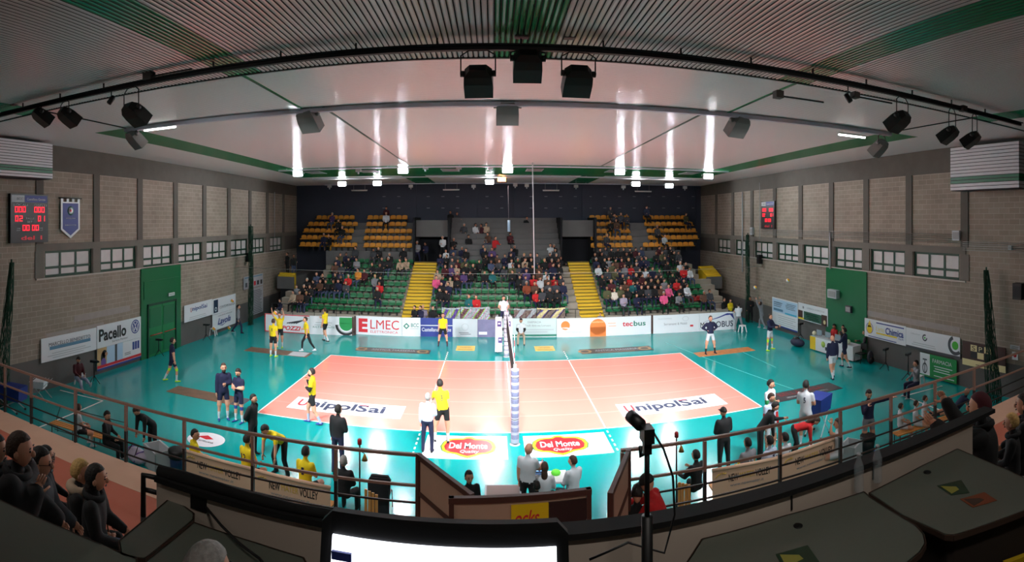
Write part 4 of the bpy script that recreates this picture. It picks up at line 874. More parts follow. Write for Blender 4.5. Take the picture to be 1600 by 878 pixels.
for x in (-.33, .33):
    for y in (0, .52): b.bb(x - .025, x + .025, y - .025, y + .025, 0, 2.0 if y == 0 else 1.2, LT)
for k in range(4): b.bb(-.33, .33, .5, .56, .25 + .27 * k, .28 + .27 * k, LT)
b.build('frame', parent=t)
b = MB()
for (x, z, q) in ((-.24, 1.55, 0), (.26, 1.55, 0), (-.2, .72, 0)):
    yy = -.12 - (1.9 - z) / 1.78 * .2; b.bb(x - .1, x + .1, yy - .035, yy - .02, z - .14, z + .14, m_pad2); b.bb(x - .06, x + .06, yy - .04, yy - .03, z - .02, z + .06, m_pad)
b.build('logo', parent=t)

# ------------------------------------------------------------------ terrace rail
m_taupe = M('taupe_rail_paint', (128, 100, 88), .45); m_brown = M('brown_timber', (74, 42, 34), .5); m_panel = M('beige_panel', (176, 146, 126), .5, noise=.06, nscale=3)
RY = -10.2
def xr(u): return CX + (RY - CY) * math.tan(az(u))
def rail(lab, u0, u1, posts, x0=None, x1=None):
    xa = xr(u0) if x0 is None else x0; xb = xr(u1) if x1 is None else x1
    t = thing('terrace_rail', lab, 'railing', ((xa + xb) / 2, RY, ZT)); cx = (xa + xb) / 2
    def bar(z, w_, h, m, nm): b = MB(); b.bb(xa - cx, xb - cx, -w_ / 2, w_ / 2, z - h / 2, z + h / 2, m); b.build(nm, parent=t)
    bar(1.03, .05, .04, m_taupe, 'handrail'); bar(.6, .03, .035, m_taupe, 'crossbar'); bar(.36, .02, .025, m_black, 'crossbar'); bar(.14, .02, .025, m_black, 'crossbar')
    for u in posts:
        x = (xr(u) if u > -500 else u) - cx; b = MB(); b.bb(x - .024, x + .024, -.025, .025, .55, 1.0, m_taupe); b.bb(x - .024, x + .024, -.025, .025, 0, .55, m_black); b.build('post', parent=t)
rail('taupe and black terrace rail on the door side, ending by the brown stair guard', 0, 656, [8, 49, 118, 197, 288, 395, 525, 652], x0=-16.5)
rail('taupe and black terrace rail on the scoreboard side, from stair opening to wall', 970, 0, [972, 1101, 1218.6, 1313, 1392, 1461, 1522], x1=16.2)
def guard(lab, a, c, zt, zb, slats=1, poster=False):
    a = Vector(a); c = Vector(c); d = c - a; L_ = math.hypot(d.x, d.y); t = thing('stair_guard', lab, 'stair guard', (a.x, a.y, 0), math.atan2(d.y, d.x))
    za, zc_ = zt if isinstance(zt, tuple) else (zt, zt); b = MB(); f = .07
    b.bar((0, 0, za), (L_, 0, zc_), .06, f, m_brown); b.bar((0, 0, za - .5), (L_, 0, zc_ - .5), .05, f * .8, m_brown); b.bar((f / 2, 0, za + f / 2), (f / 2, 0, zb), .06, f, m_brown); b.bar((L_ - f / 2, 0, zc_ + f / 2), (L_ - f / 2, 0, zb), .06, f, m_brown)
    b.build('frame', parent=t); b = MB(); b.prism([(f, -.006, za - f / 2), (L_ - f, -.006, zc_ - f / 2), (L_ - f, -.006, zb), (f, -.006, zb)], (0, .012, 0), m_panel); b.build('panel', parent=t)
    return t, L_
guard('brown framed stair guard with beige panels, door side of the stair opening', (-1.72, -10.24, 0), (-.93, -11.17, 0), (3.72, 3.66), 2.7)
guard('brown framed stair guard, scoreboard side of the stair opening', (1.22, -10.27, 0), (.72, -11.3, 0), (3.72, 3.66), 2.7)
t, L_ = guard('wide brown framed guard panel with a yellow poster and red script', (-1.2, -11.38, 0), (.5, -11.25, 0), 3.72, 2.7)
b = MB(); b.bb(L_ * .43, L_ * .69, -.03, -.012, 3.3, 3.65, M('poster_yellow', (232, 196, 20), .5)); b.build('poster', parent=t)
b = MB(); b.bb(L_ * .69, L_ * .96, -.03, -.012, 3.3, 3.65, M('poster_maroon', (46, 26, 26), .5)); b.build('poster', parent=t)
text_obj('lettering', 'ocks', 1, R_, t, (L_ * .54, -.034, 3.5), (PI / 2, 0, 0), L_ * .17, .17, .01, .3)

# ------------------------------------------------------------------ team benches with printed backs
m_wood = M('bench_wood', (206, 140, 70), .5, noise=.15, nscale=8); m_cream = M('bench_back_cream', (216, 178, 150), .55); m_gold = M('print_dull_gold', (206, 170, 70), .5)
def team_bench(lab, u0, v0, u1, v1, z=.98):
    a, c = onz(u0, v0, z), onz(u1, v1, z); d = c - a; L_ = math.hypot(d.x, d.y); t = thing('team_bench', lab, 'bench', ((a.x + c.x) / 2, (a.y + c.y) / 2, 0), math.atan2(d.y, d.x), 'team benches with printed backs')
    b = MB(); b.bb(-L_ / 2, L_ / 2, -.02, .01, .12, z, m_cream); b.tube([(-L_ / 2, 0, z), (L_ / 2, 0, z)], .045, m_cream, 8); bk = b.build('backrest', parent=t)
    b = MB(); b.bb(-L_ / 2 + .05, L_ / 2 - .05, .08, .45, .4, .45, m_wood); b.build('seat', parent=t)
    for s_ in (-1, 0, 1): b = MB(); x = s_ * (L_ / 2 - .2); b.bb(x - .02, x + .02, .04, .08, 0, z - .05, m_black); b.bb(x - .02, x + .02, .4, .44, 0, .4, m_black); b.bb(x - .02, x + .02, .04, .44, .36, .4, m_black); b.build('leg', parent=t)
    text_obj('lettering', 'NEW', 1, K_, bk, (-L_ * .2, -.024, .74), (PI / 2, 0, 0), L_ * .14, .18, .012); text_obj('lettering', 'MATER', 1, m_gold, bk, (L_ * .0, -.024, .75), (PI / 2, 0, 0), L_ * .22, .14, .0); text_obj('lettering', 'VOLLEY', 1, K_, bk, (L_ * .24, -.024, .74), (PI / 2, 0, 0), L_ * .23, .18, .012)
    text_obj('lettering', 'www.newmater.it', 1, GR, bk, (0, -.024, .56), (PI / 2, 0, 0), L_ * .5, .07, .0)
    b = MB()
    for k in range(5): b.tube([(-L_ * .36 + .1 * math.cos(1.2 + .5 * k) * (1 + k * .2), -.03, .76 + .1 * math.sin(1.2 + .4 * k)), (-L_ * .36 + .14 * math.cos(.8 + .5 * k), -.03, .76 + .14 * math.sin(1 + .4 * k))], .012, m_gold, 4)
    b.build('emblem', parent=bk); return t
team_bench('team bench printed NEW VOLLEY below three yellow players, door-side half', 286, 703, 394, 733)
team_bench('team bench printed NEW VOLLEY below a yellow player with number one', 395, 733.5, 516, 762)
team_bench('team bench printed NEW VOLLEY under white-shirted reserves, stair-side half', 1113, 735, 1218, 715)
team_bench('team bench printed NEW VOLLEY under a drinking reserve in white and red', 1219, 714.5, 1312, 682)
# long wooden gym benches
def gym_bench(lab, pts, z=.36):
    a, c = onz(*pts[0], z), onz(*pts[1], z); d = c - a; L_ = math.hypot(d.x, d.y); t = thing('gym_bench', lab, 'bench', ((a.x + c.x) / 2, (a.y + c.y) / 2, 0), math.atan2(d.y, d.x), 'wooden gym benches')
    b = MB()
    for k in range(3): b.bb(-L_ / 2, L_ / 2, -.17 + .12 * k, -.07 + .12 * k, z - .03, z, m_wood)
    b.build('seat', parent=t)
    for s_ in (-1, -.33, .33, 1):
        x = s_ * (L_ / 2 - .1); b = MB(); b.tube([(x, -.15, 0), (x, -.15, z - .04), (x, .15, z - .04), (x, .15, 0)], .015, m_black, 6, False); b.build('leg', parent=t)
    b = MB(); b.tube([(-L_ / 2 + .1, 0, .12), (L_ / 2 - .1, 0, .12)], .012, m_black, 6); b.build('stretcher', parent=t)
    b = MB(); b.tube([(-L_ / 2, .2, z - .02), (-L_ / 2 + .1, .3, z + .45), (L_ / 2 - .1, .3, z + .45), (L_ / 2, .2, z - .02)], .012, m_black, 6); b.build('back_bar', parent=t)
gym_bench('wooden bench on the door side with two sitting people in dark and white', [(82, 658), (193, 690)]); gym_bench('wooden bench beside the black bin with three boys in white', [(1398, 678), (1500, 645)])

# ------------------------------------------------------------------ small furniture
m_wplast = M('white_plastic', (222, 224, 226), .35)
def stool(lab, u, v, h=.45, rz=.2):
    p = onz(u, v); t = thing('plastic_stool', lab, 'stool', p, rz, 'white plastic stools'); b = MB(); b.bb(-.16, .16, -.16, .16, h - .03, h, m_wplast); b.bb(-.14, .14, -.14, .14, h - .08, h - .03, m_wplast); b.build('seat', parent=t)
    for x in (-1, 1):
        for y in (-1, 1): b = MB(); b.bar((x * .19, y * .19, 0), (x * .13, y * .13, h - .05), .05, .05, m_wplast); b.build('leg', parent=t)
    return t
stool('white plastic stool under the person in maroon by the wall sign', 126, 600); stool('white plastic stool with a ball on it below the handwritten sign', 333, 524); stool('empty white plastic stool by the end of the pitch-side boards', 1160, 519); stool('white plastic stool under the sitting man in grey hoodie', 1436, 603)
def tripod(lab, u, v, h=1.0, base=True):
    p = onz(u, v); t = thing('camera_tripod', lab, 'tripod', p, .3, 'small black tripods'); b = MB(); b.tube([(0, 0, .25), (0, 0, h - .12)], .025, m_black, 8); b.build('column', parent=t)
    for k in range(3): a = k * 2.094; b = MB(); b.tube([(0, 0, .35), (.28 * math.cos(a), .28 * math.sin(a), .01)], .014, m_black, 6); b.build('leg', parent=t)
    b = MB(); b.box((0, 0, h - .06), (.34, .12, .1), m_black); b.tube([(.1, 0, h - .05), (.24, 0, h - .05)], .04, m_black, 8); b.build('head', parent=t)
tripod('black tripod by the wall poster behind the person in maroon', 147, 599, 1.0); tripod('black tripod in front of the green double door', 248, 556, .9); tripod('black tripod beside the stool with a ball', 322, 531, .95); tripod('black tripod beside the navy bag at the scorer table', 1251, 531, 1.0); tripod('black tripod at the wall below the oil drop sign', 1384, 577, 1.0); tripod('black tripod behind the sitting man in grey hoodie', 1419, 594, 1.2)
def ball(lab, p, m2=Y_):
    b = MB(); mo = M('ball_orange', (230, 120, 60), .5); b.ell((0, 0, 0), (.105, .105, .105), None, 18, 12)
    o = b.build('volleyball', None, loc=None, label=lab, cat='ball', group='volleyballs'); o.location = p
    me = o.data; me.materials.append(W_); me.materials.append(Y_); me.materials.append(mo)
    for f_ in me.polygons: c = f_.center; f_.material_index = int((math.atan2(c.y, c.x) / PI * 3 + 3 + c.z * 12)) % 3
    return o
z105 = Vector((0, 0, .105))
ball('yellow and white volleyball in the air beside the wall, higher one', onx(1231, 438, 14.5)); ball('volleyball in the air near the stand corner, lower one', onx(1180, 449, 14.5))
ball('volleyball thrown against the wall signs on the door side', onx(363, 470, -16.2)); ball('volleyball on the floor behind the walking person in grey', onz(358, 515) + z105); ball('volleyball resting on the white stool by the signs', onz(334.5, 513.5, .55)); BALLUP = ball('volleyball at the raised hands of the yellow player facing us', ony(430, 489, 8.6))
# waste bins, boxes, carts
p = onz(1356, 712); t = thing('waste_bin', 'black waste bin with liner standing at the bench end', 'bin', p); b = MB(); b.lathe((0, 0, 0), [(.17, 0), (.22, .6), (.2, .6), (.16, .03)], M('bin_black', (22, 24, 28), .4), 16); tb = b.build('tub', parent=t); b = MB(); b.lathe((0, 0, .58), [(.235, -.09), (.24, 0), (.235, .03), (.21, .03)], m_black, 16); b.build('liner', parent=tb)
p = onz(277, 742); t = thing('waste_bin', 'blue waste bin with black liner next to the white crate', 'bin', p); b = MB(); b.lathe((0, 0, 0), [(.18, 0), (.23, .7), (.21, .7), (.17, .03)], M('bin_blue', (30, 50, 90), .4), 16); tb = b.build('tub', parent=t); b = MB(); b.lathe((0, 0, .62), [(.245, -.12), (.25, 0), (.26, .08), (.22, .1)], m_black, 16); b.build('liner', parent=tb)
def crate(lab, u, v, w_, d, h, m, rz=.0):
    p = onz(u, v); t = thing('crate', lab, 'crate', p, rz); b = MB(); b.bb(-w_ / 2, w_ / 2, -d / 2, -d / 2 + .03, 0, h, m); b.bb(-w_ / 2, w_ / 2, d / 2 - .03, d / 2, 0, h, m); b.bb(-w_ / 2, -w_ / 2 + .03, -d / 2, d / 2, 0, h, m); b.bb(w_ / 2 - .03, w_ / 2, -d / 2, d / 2, 0, h, m); b.bb(-w_ / 2, w_ / 2, -d / 2, d / 2, 0, .03, m); b.build('tub', parent=t)
    b = MB(); b.bb(-w_ / 2 - .02, w_ / 2 + .02, -d / 2 - .02, -d / 2 + .01, h - .05, h, m); b.bb(-w_ / 2 - .02, w_ / 2 + .02, d / 2 - .01, d / 2 + .02, h - .05, h, m); b.build('rim', parent=t)
crate('translucent white crate standing beside the blue waste bin', 246, 732, .75, .5, .62, M('crate_white', (190, 196, 200), .4), -.5); crate('translucent white crate by the reserve bench end next to the black bin', 1330, 724, .6, .45, .6, M('crate_white'), .5)
p = onz(214, 722); t = thing('sports_bag', 'pale striped sports bag on the floor behind the bench person', 'bag', p, -.4); b = MB(); mb_ = M('bag_lilac', (190, 180, 200), .7); b.ell((0, 0, .2), (.42, .25, .2), mb_, 16, 10); b.build('body', parent=t)
b = MB(); b.tube([(-.2, -.2, .25), (-.15, -.05, .52), (.15, -.05, .52), (.2, -.2, .25)], .015, m_black, 6); b.build('handle', parent=t); b = MB()
for k in range(3): b.tube([(-.3 + .25 * k, -.22, .1), (-.28 + .25 * k, -.12, .36), (-.26 + .25 * k, .1, .38)], .018, PU, 6)
b.build('stripe', parent=t)
def cart(lab, u, v, w_, m, rz=0, h=.95):
    p = onz(u, v); t = thing('ball_cart', lab, 'ball cart', p, rz, None); b = MB(); b.prism([(-w_ / 2, -.3, h - .5), (w_ / 2, -.3, h - .5), (w_ / 2 + .05, -.35, h), (-w_ / 2 - .05, -.35, h)], (0, .6, 0), m); b.build('basket', parent=t)
    for x in (-1, 1):
        for y in (-1, 1): b = MB(); b.bar((x * w_ * .42, y * .28, .05), (-x * w_ * .42, y * .28, h - .45), .025, .025, LT); b.lathe((x * w_ * .42, y * .28, .05), [(.04, -.02), (.04, .02)], m_black, 10, (0, 1, 0)); b.build('leg', parent=t)
m_bcart = M('cart_blue', (30, 50, 130), .6, noise=.4, nscale=5)
cart('blue ball cart by the wall at the corner of the door-side rail', 18, 641, 1.0, m_bcart, .3); cart('blue and white ball cart between the standing and drinking players in white', 1277, 680, .75, m_bcart, .5, 1.3)
p = onz(64, 624); t = thing('drying_rack', 'folding metal rack with a pale cloth next to the blue ball cart', 'rack', p, .5); b = MB()
for y in (-.3, .3): b.tube([(-.35, y, 0), (.35, y, .75)], .012, LT, 6); b.tube([(.35, y, 0), (-.35, y, .75)], .012, LT, 6)
for k in range(6): b.tube([(-.35 + .14 * k, -.4, .75), (-.35 + .14 * k, .4, .75)], .008, LT, 5)
b.build('frame', parent=t); b = MB(); b.prism([(-.25, -.32, .5), (.2, -.32, .5), (.22, -.32, .77), (-.25, -.32, .77)], (0, .5, 0), W_); b.build('cloth', parent=t)
# scorer table on the far side
q0, q1 = onz(1266, 546), onz(1333, 566); d = q1 - q0; L_ = math.hypot(d.x, d.y); rz = math.atan2(d.y, d.x)
t = thing('scorer_table', 'scorer table with white, yellow and printed front at the green wall bay', 'table', (q0 + q1) / 2, rz); b = MB(); b.bb(-L_ / 2, L_ / 2, 0, .6, .72, .76, LT); b.build('tabletop', parent=t)
b = MB(); b.bb(-L_ / 2, -L_ * .36, -.02, 0, .06, .74, Y_); b.bb(-L_ * .36, L_ * .3, -.02, 0, .06, .74, W_); b.bb(L_ * .3, L_ / 2, -.02, 0, .06, .74, m_wplast); b.bb(L_ / 2 - .02, L_ / 2, 0, .6, .06, .74, m_wplast); b.lathe((-L_ * .17, -.021, .48), [(.16, 0), (.16, .01)], M('print_lime'), 20, (0, -1, 0)); b.bb(-L_ * .12, -L_ * .03, -.03, -.02, .2, .38, K_); b.build('front_panel', parent=t)
for x in (-L_ / 2 + .05, L_ / 2 - .05): b = MB(); b.bb(x - .02, x + .02, .3, .56, 0, .72, m_black); b.build('leg', parent=t)
b = MB(); R_t = Matrix.Rotation(rz, 4, 'Z')
LT_ = L_; RZT = rz; TC_ = (q0 + q1) / 2
def tloc(x, y, z): return TC_ + Matrix.Rotation(RZT, 3, 'Z') @ Vector((x, y, z))
for i, x in enumerate((-L_ * .36, -L_ * .15, L_ * .08)):
    s_ = thing('monitor', 'clear-backed monitor on the scorer table, %s from the yellow panel' % NUM[i], 'monitor', tloc(x, .25, .76), rz, 'monitors'); b = MB(); b.bb(-.22, .22, -.015, .015, .06, .34, M('screen_grey', (140, 156, 166), .2)); b.build('screen', parent=s_); b = MB(); b.bb(-.1, .1, -.06, .06, 0, .015, LT); b.bb(-.02, .02, -.01, .02, 0, .1, LT); b.build('stand', parent=s_)
p = onz(1246, 541); b = MB(); b.ell((0, 0, .22), (.55, .3, .22), M('bag_navy', (26, 32, 60), .7), 16, 8); b.ell((-.1, 0, .42), (.25, .16, .1), m_black, 12, 6); o = b.build('holdall', label='navy holdall on the floor at the end of the scorer table', cat='bag'); o.location = p; o.rotation_euler.z = rz
p = onz(1360, 568); b = MB(); b.ell((0, 0, .3), (.18, .14, .32), M('bag_dark', (50, 46, 58), .7), 14, 8); b.ell((0, -.13, .2), (.13, .06, .15), m_black, 12, 6); o = b.build('backpack', label='dark backpack leaning at the wall beside the scorer table', cat='bag'); o.location = p
for i, (u, v) in enumerate(((1262, 523), (1322, 538))):
    p = tloc(-L_ * .47 if i == 0 else L_ * .33, .2, .88); b = MB(); b.ell((0, 0, 0), (.12, .12, .12), M('ball_cream', (226, 222, 190), .5), 14, 10); o = b.build('volleyball', label='pale ball on the scorer table, ' + ('yellow panel end' if i == 0 else 'plain white end'), cat='ball', group='volleyballs'); o.location = p
def chair(lab, p, rz, m=m_black, grp='folding chairs'):
    t = thing('folding_chair', lab, 'chair', p, rz, grp); b = MB(); b.bb(-.2, .2, -.2, .2, .42, .46, m); b.build('seat', parent=t); b = MB(); b.bb(-.2, .2, -.23, -.2, .6, .9, m); b.build('backrest', parent=t)
    for x in (-1, 1): b = MB(); b.tube([(x * .21, -.22, .9), (x * .21, -.2, .44), (x * .21, -.24, 0)], .012, m_black, 6); b.build('leg', parent=t); b = MB(); b.tube([(x * .21, .18, .44), (x * .21, .24, 0)], .012, m_black, 6); b.build('leg', parent=t)
    return t
chair('black chair standing empty at the plain end of the scorer table', onz(1345, 566), PI + rz)
# bench-end chairs and coats near the stair opening
c1 = onz(597, 740, .9); chair('black chair with a dark coat hung over it near the wooden stand', (c1.x, c1.y, 0), 0); b = MB()
b.prism([(-.26, 0, .1), (.2, 0, .02), (.27, 0, .9), (.2, 0, 1.0), (-.2, 0, 1.0), (-.28, 0, .85)], (0, -.08, 0), M('coat_black', (18, 20, 26), .9)); b.prism([(-.24, -.09, .5), (.24, -.09, .45), (.22, -.09, .97), (-.2, -.09, .97)], (0, -.04, 0), M('coat_black')); o = b.build('coat', label='dark coat hung over the chair back near the wooden stand', cat='coat'); o.location = (c1.x, c1.y - .25, 0)
for i, (u, lab, s_) in enumerate(((562, 'thin pole with red beacon and small bell on the yellow team side', 0), (1057, 'thin pole with red beacon and small bell on the white team side', 1))):
    tp = ony(u, 694 if not i else 683, -5.6); t = thing('beacon_pole', lab, 'signal pole', (tp.x, tp.y, 0)); h = tp.z; b = MB(); b.tube([(0, 0, 0), (0, 0, h)], .02, m_black, 8); b.lathe((0, 0, 0), [(.15, 0), (.15, .02)], m_black, 14); b.build('pole', parent=t)
    b = MB(); b.lathe((0, 0, h), [(.05, 0), (.05, .1), (.03, .13)], M('beacon_red', (170, 30, 36), .3), 12); b.build('beacon', parent=t); b = MB(); b.lathe((.12, 0, h - .36), [(.07, 0), (.05, .06), (.02, .14), (.0, .15)], M('bell_brass', (150, 110, 50), .35, metal=.7), 12); b.tube([(.12, 0, h - .21), (.0, 0, h - .15)], .008, m_black, 5); b.build('bell', parent=t)
for i, (u, v, lab) in enumerate(((580, 765, 'slatted wooden stand beside the chair with a coat'), (1069, 752, 'slatted wooden stand under the scorer in the dark suit'))):
    p = onz(u, v, 1.0); b = MB(); q = Vector((p.x, p.y, 0)); 
    for k in range(4): b.box(q + Vector((-.12 + .08 * k, 0, .52)), (.06, .03, .95 - .06 * k), m_wood)
    b.box(q + Vector((0, .05, .3)), (.34, .03, .06), m_wood); b.box(q + Vector((0, .1, .02)), (.36, .3, .04), m_wood); b.build('wooden_stand', label=lab, cat='stand', loc=q)
# judges' table at the stair opening
q = onz(845, 745, .76); t = thing('judges_table', 'small white-clothed table with laptop at the court side of the opening', 'table', (q.x + .1, q.y, 0)); b = MB(); b.bb(-.55, .55, -.3, .3, .72, .76, m_wplast); b.build('tabletop', parent=t)
for x in (-.5, .5):
    for y in (-.27, .27): b = MB(); b.bb(x - .02, x + .02, y - .02, y + .02, 0, .72, LT); b.build('leg', parent=t)
t = thing('laptop', 'open laptop with blue-white screen on the judges table', 'laptop', (q.x - .08, q.y + .1, .76)); b = MB(); b.bb(-.18, .18, -.12, .12, 0, .02, m_black); b.build('keyboard_base', parent=t); b = MB(); b.prism([(-.18, .12, .02), (.18, .12, .02), (.18, .18, .27), (-.18, .18, .27)], (0, .012, 0), m_black); lid_ = b.build('lid', parent=t); b = MB(); b.prism([(-.165, .119, .035), (.165, .119, .035), (.165, .174, .255), (-.165, .174, .255)], (0, .003, 0), M('laptop_screen_blue', (120, 170, 240), .4, emit=1.6)); b.build('screen', parent=lid_)
b = MB(); b.lathe((0, 0, 0), [(.1, 0), (.12, .05), (.09, .09), (.02, .1)], M('lime_cap', (100, 220, 50), .5), 16); o = b.build('lime_cap', label='lime green cap lying on the judges table', cat='cap'); o.location = (q.x + .38, q.y + .1, .76)
q2 = onz(786, 766, .76); t = thing('bench_table', 'low taupe table with white rim and legs below the near net post', 'table', (q2.x, q2.y, 0)); b = MB(); b.bb(-.42, .42, -.3, .3, .7, .74, LT); b.bb(-.38, .38, -.26, .26, .74, .745, M('table_taupe', (120, 96, 90), .5)); b.build('tabletop', parent=t)
for x in (-.4, .4):
    for y in (-.28, .28): b = MB(); b.bb(x - .02, x + .02, y - .02, y + .02, 0, .7, m_wplast); b.build('leg', parent=t)

# ------------------------------------------------------------------ press balcony in the foreground
m_ledge = M('black_padded_ledge', (7, 7, 8), .85); m_par = M('cream_parapet', (192, 178, 164), .7, noise=.05, nscale=3); m_desk = M('grey_desk_laminate', (98, 102, 92), .45, noise=.06, nscale=40); m_dedge = M('desk_edge_brown', (70, 52, 42), .6); m_under = M('desk_front_dark', (48, 38, 32), .8)
LY = CY + 3.0; ZD = H - 1.9; ZL = H - 1.755
xl = -2.85; xrr = onz(1500, 655, ZL).x + .1
b = MB(); b.bb(xl, xrr, LY, LY + .08, 2.68, ZL - .03, m_par)
for u in (972, 1218, 1421): p = onz(u, 780, ZD); b.bb(p.x - .006, p.x + .006, LY - .008, LY, ZD, ZL - .03, m_black)
b.build('wall_parapet', kind='structure')
b = MB(); b.bb(xl, xrr + .3, LY - .03, LY + .1, ZL - .035, ZL, m_ledge); b.build('parapet_ledge', label='long black ledge capping the cream parapet of the press balcony', cat='ledge', loc=(0, LY, ZL))
b = MB(); pts = [(xl + (i * 0.2), LY + .03 + .01 * math.sin(i), ZL + .02) for i in range(8)]; b.tube(pts, [.04, .045, .04, .035, .035, .03, .03, .025], m_ledge, 10); b.build('padded_roll', label='black padded roll lying on the ledge at its door-side end', cat='roll', loc=(xl, LY, ZL))
b = MB(); b.bb(-9, 6, -21, -14.6, 4.1, 4.33, m_concd); b.build('floor_balcony', kind='structure')
def desk(lab, px, holes=(), front=True):
    q = [onz(u, v, ZD) for u, v in px]; cx = sum(p.x for p in q) / len(q); cy = sum(p.y for p in q) / len(q); t = thing('press_desk', lab, 'desk', (cx, cy, 4.33), 0, 'grey press desks'); o = Vector((cx, cy, 4.33))
    b = MB(); b.prism([p - o for p in q], (0, 0, -.03), m_desk); b.build('desktop', parent=t)
    b = MB(); k = len(q)
    for i in range(k):
        a, c = q[i] - o, q[(i + 1) % k] - o; b.bar(a - Vector((0, 0, .017)), c - Vector((0, 0, .017)), .012, .034, m_dedge)
    b.build('edge_band', parent=t)
    b = MB(); ce = Vector((0, 0, 0)); ins = [(p - o) * .86 for p in q]; ins = [Vector((p.x, p.y, 0)) for p in ins]; b.prism(ins, (0, 0, ZD - 4.33 - .03), m_under); b.build('pedestal', parent=t)
    for u, v in holes: p = onz(u, v, ZD) - o; b = MB(); b.lathe(p, [(.03, 0.001), (.03, .004), (.024, .005)], m_black, 18); b.build('cable_grommet', parent=t)
desk('grey press desk with rounded corner, nearer the laptop', [(1097, 842), (1225, 806), (1350, 768), (1360, 777), (1407, 807), (1430, 820), (1443, 834), (1446, 848), (1438, 862), (1416, 880), (1330, 960), (1000, 1010), (1060, 900)], [(1247, 822)])
desk('grey press desk with rounded corner, nearer the waving fan', [(1358, 770), (1440, 728), (1496, 701), (1572, 733), (1640, 765), (1620, 790), (1504, 832), (1490, 836), (1476, 835), (1462, 828), (1409, 804.5)], [(1449, 738)])
desk('grey press desk in the shade behind the padded roll', [(303, 816), (400, 848), (474, 871), (500, 925), (330, 930), (227, 878)])
desk('grey press desk tilted at the end of the padded roll', [(186, 845), (268, 776), (303, 802), (302, 812), (226, 873), (190, 866)]); desk('grey press desk behind the seated spectators, door-side end', [(-60, 756), (0, 781), (110, 830), (214, 873), (200, 940), (-60, 940)])
def bottle(lab, u, v, h=.27):
    p = onz(u, v, ZD); t = thing('water_bottle', lab, 'bottle', p, 0, 'clear water bottles'); g = M('clear_plastic', (190, 200, 205), .08, alpha=.22); b = MB(); b.lathe((0, 0, 0), [(.03, 0), (.035, .01), (.035, h * .35), (.032, h * .4), (.035, h * .46), (.035, h * .66), (.016, h * .86), (.013, h * .94)], g, 18); b.build('body', parent=t); b = MB(); b.lathe((0, 0, h * .93), [(.015, 0), (.015, h * .06), (.013, h * .07)], M('cap_pale', (180, 184, 188), .4), 14); b.build('cap', parent=t)
bottle('clear water bottle on the seam of the two grey desks, nearer the laptop', 1342, 768); bottle('clear water bottle on the seam of the two grey desks, nearer the fan', 1371, 753)
def leaflet(lab, px, m, m2):
    q = [onz(u, v, ZD + .002) for u, v in px]; b = MB(); b.prism(q, (0, 0, .002), m); c = sum(q, Vector()) / 4; b.prism([c + (p - c) * f for p, f in zip(q, (.8, .2, .3, .8))], (0, 0, .003), m2); b.build('leaflet', label=lab, cat='leaflet', loc=c, group='leaflets on the desks')
leaflet('dark green leaflet with yellow corner on the desk near the laptop', [(1212, 866), (1262, 852), (1280, 878), (1225, 890)], M('leaf_green', (40, 60, 40), .5), M('leaf_yellow', (150, 146, 60), .5)); leaflet('green and yellow leaflet on the desk nearer the fan', [(1464, 759), (1502, 750), (1515, 770), (1486, 774)], M('leaf_green'), M('leaf_yellow'))
leaflet('brown-orange leaflet on the desk nearer the fan', [(1500, 780), (1538, 769), (1558, 782), (1520, 793)], M('leaf_brown', (130, 66, 36), .5), M('leaf_dark', (70, 50, 40), .5))
# the laptop the picture is taken over
def oncam(u, v, y): return ony(u, v, y)
ly = CY + .72; tl, tr_ = ony(486, 803, ly), ony(896, 811, ly); zt = (tl.z + tr_.z) / 2
t = thing('laptop', 'large black laptop in front with a bright white page on screen', 'laptop', ((tl.x + tr_.x) / 2, ly, H - .5655 * .775 - .285), (tr_.z - tl.z) * 0); hw = (tr_.x - tl.x) / 2
b = MB(); b.prism([(-hw, 0, -.0), (hw, 0, -.0), (hw, .05, .27), (hw - .015, .055, .285), (-hw + .015, .055, .285), (-hw, .05, .27)], (0, .012, 0), m_black); lid_ = b.build('lid', parent=t)
b = MB(); b.prism([(-hw + .018, -.003, .02), (hw - .018, -.003, .02), (hw - .018, .044, .255), (-hw + .018, .044, .255)], (0, .004, 0), M('laptop_page_white', (240, 244, 255), .4, emit=1.5)); b.build('screen', parent=lid_)
b = MB()
for x0, x1, z0, z1, m in ((-hw + .02, -hw + .05, .226, .238, B_), (hw - .06, hw - .05, .228, .238, PU), (hw - .045, hw - .037, .226, .235, M('print_cyan'))): 
    k = (z0 + z1) / 2 / .285 * .053; b.bb(x0, x1, k - .01, k - .006, z0, z1, m)
b.build('page_marks', parent=lid_); b = MB(); b.bb(-hw, hw, -.25, .0, -.02, 0, m_black); b.build('keyboard_base', parent=t)
b = MB(); b.bb(-1.2, .3, -.6, .3, 0, .03, m_desk); 
for x in (-1.15, .25): b.bb(x - .02, x + .02, -.2, -.16, -2.0, 0, m_black); b.bb(x - .02, x + .02, .2, .24, -2.0, 0, m_black)
o = b.build('laptop_shelf', label='small grey shelf table carrying the large black laptop', cat='table'); o.location = (t.location.x + .45, ly - .1, t.location.z - .05)
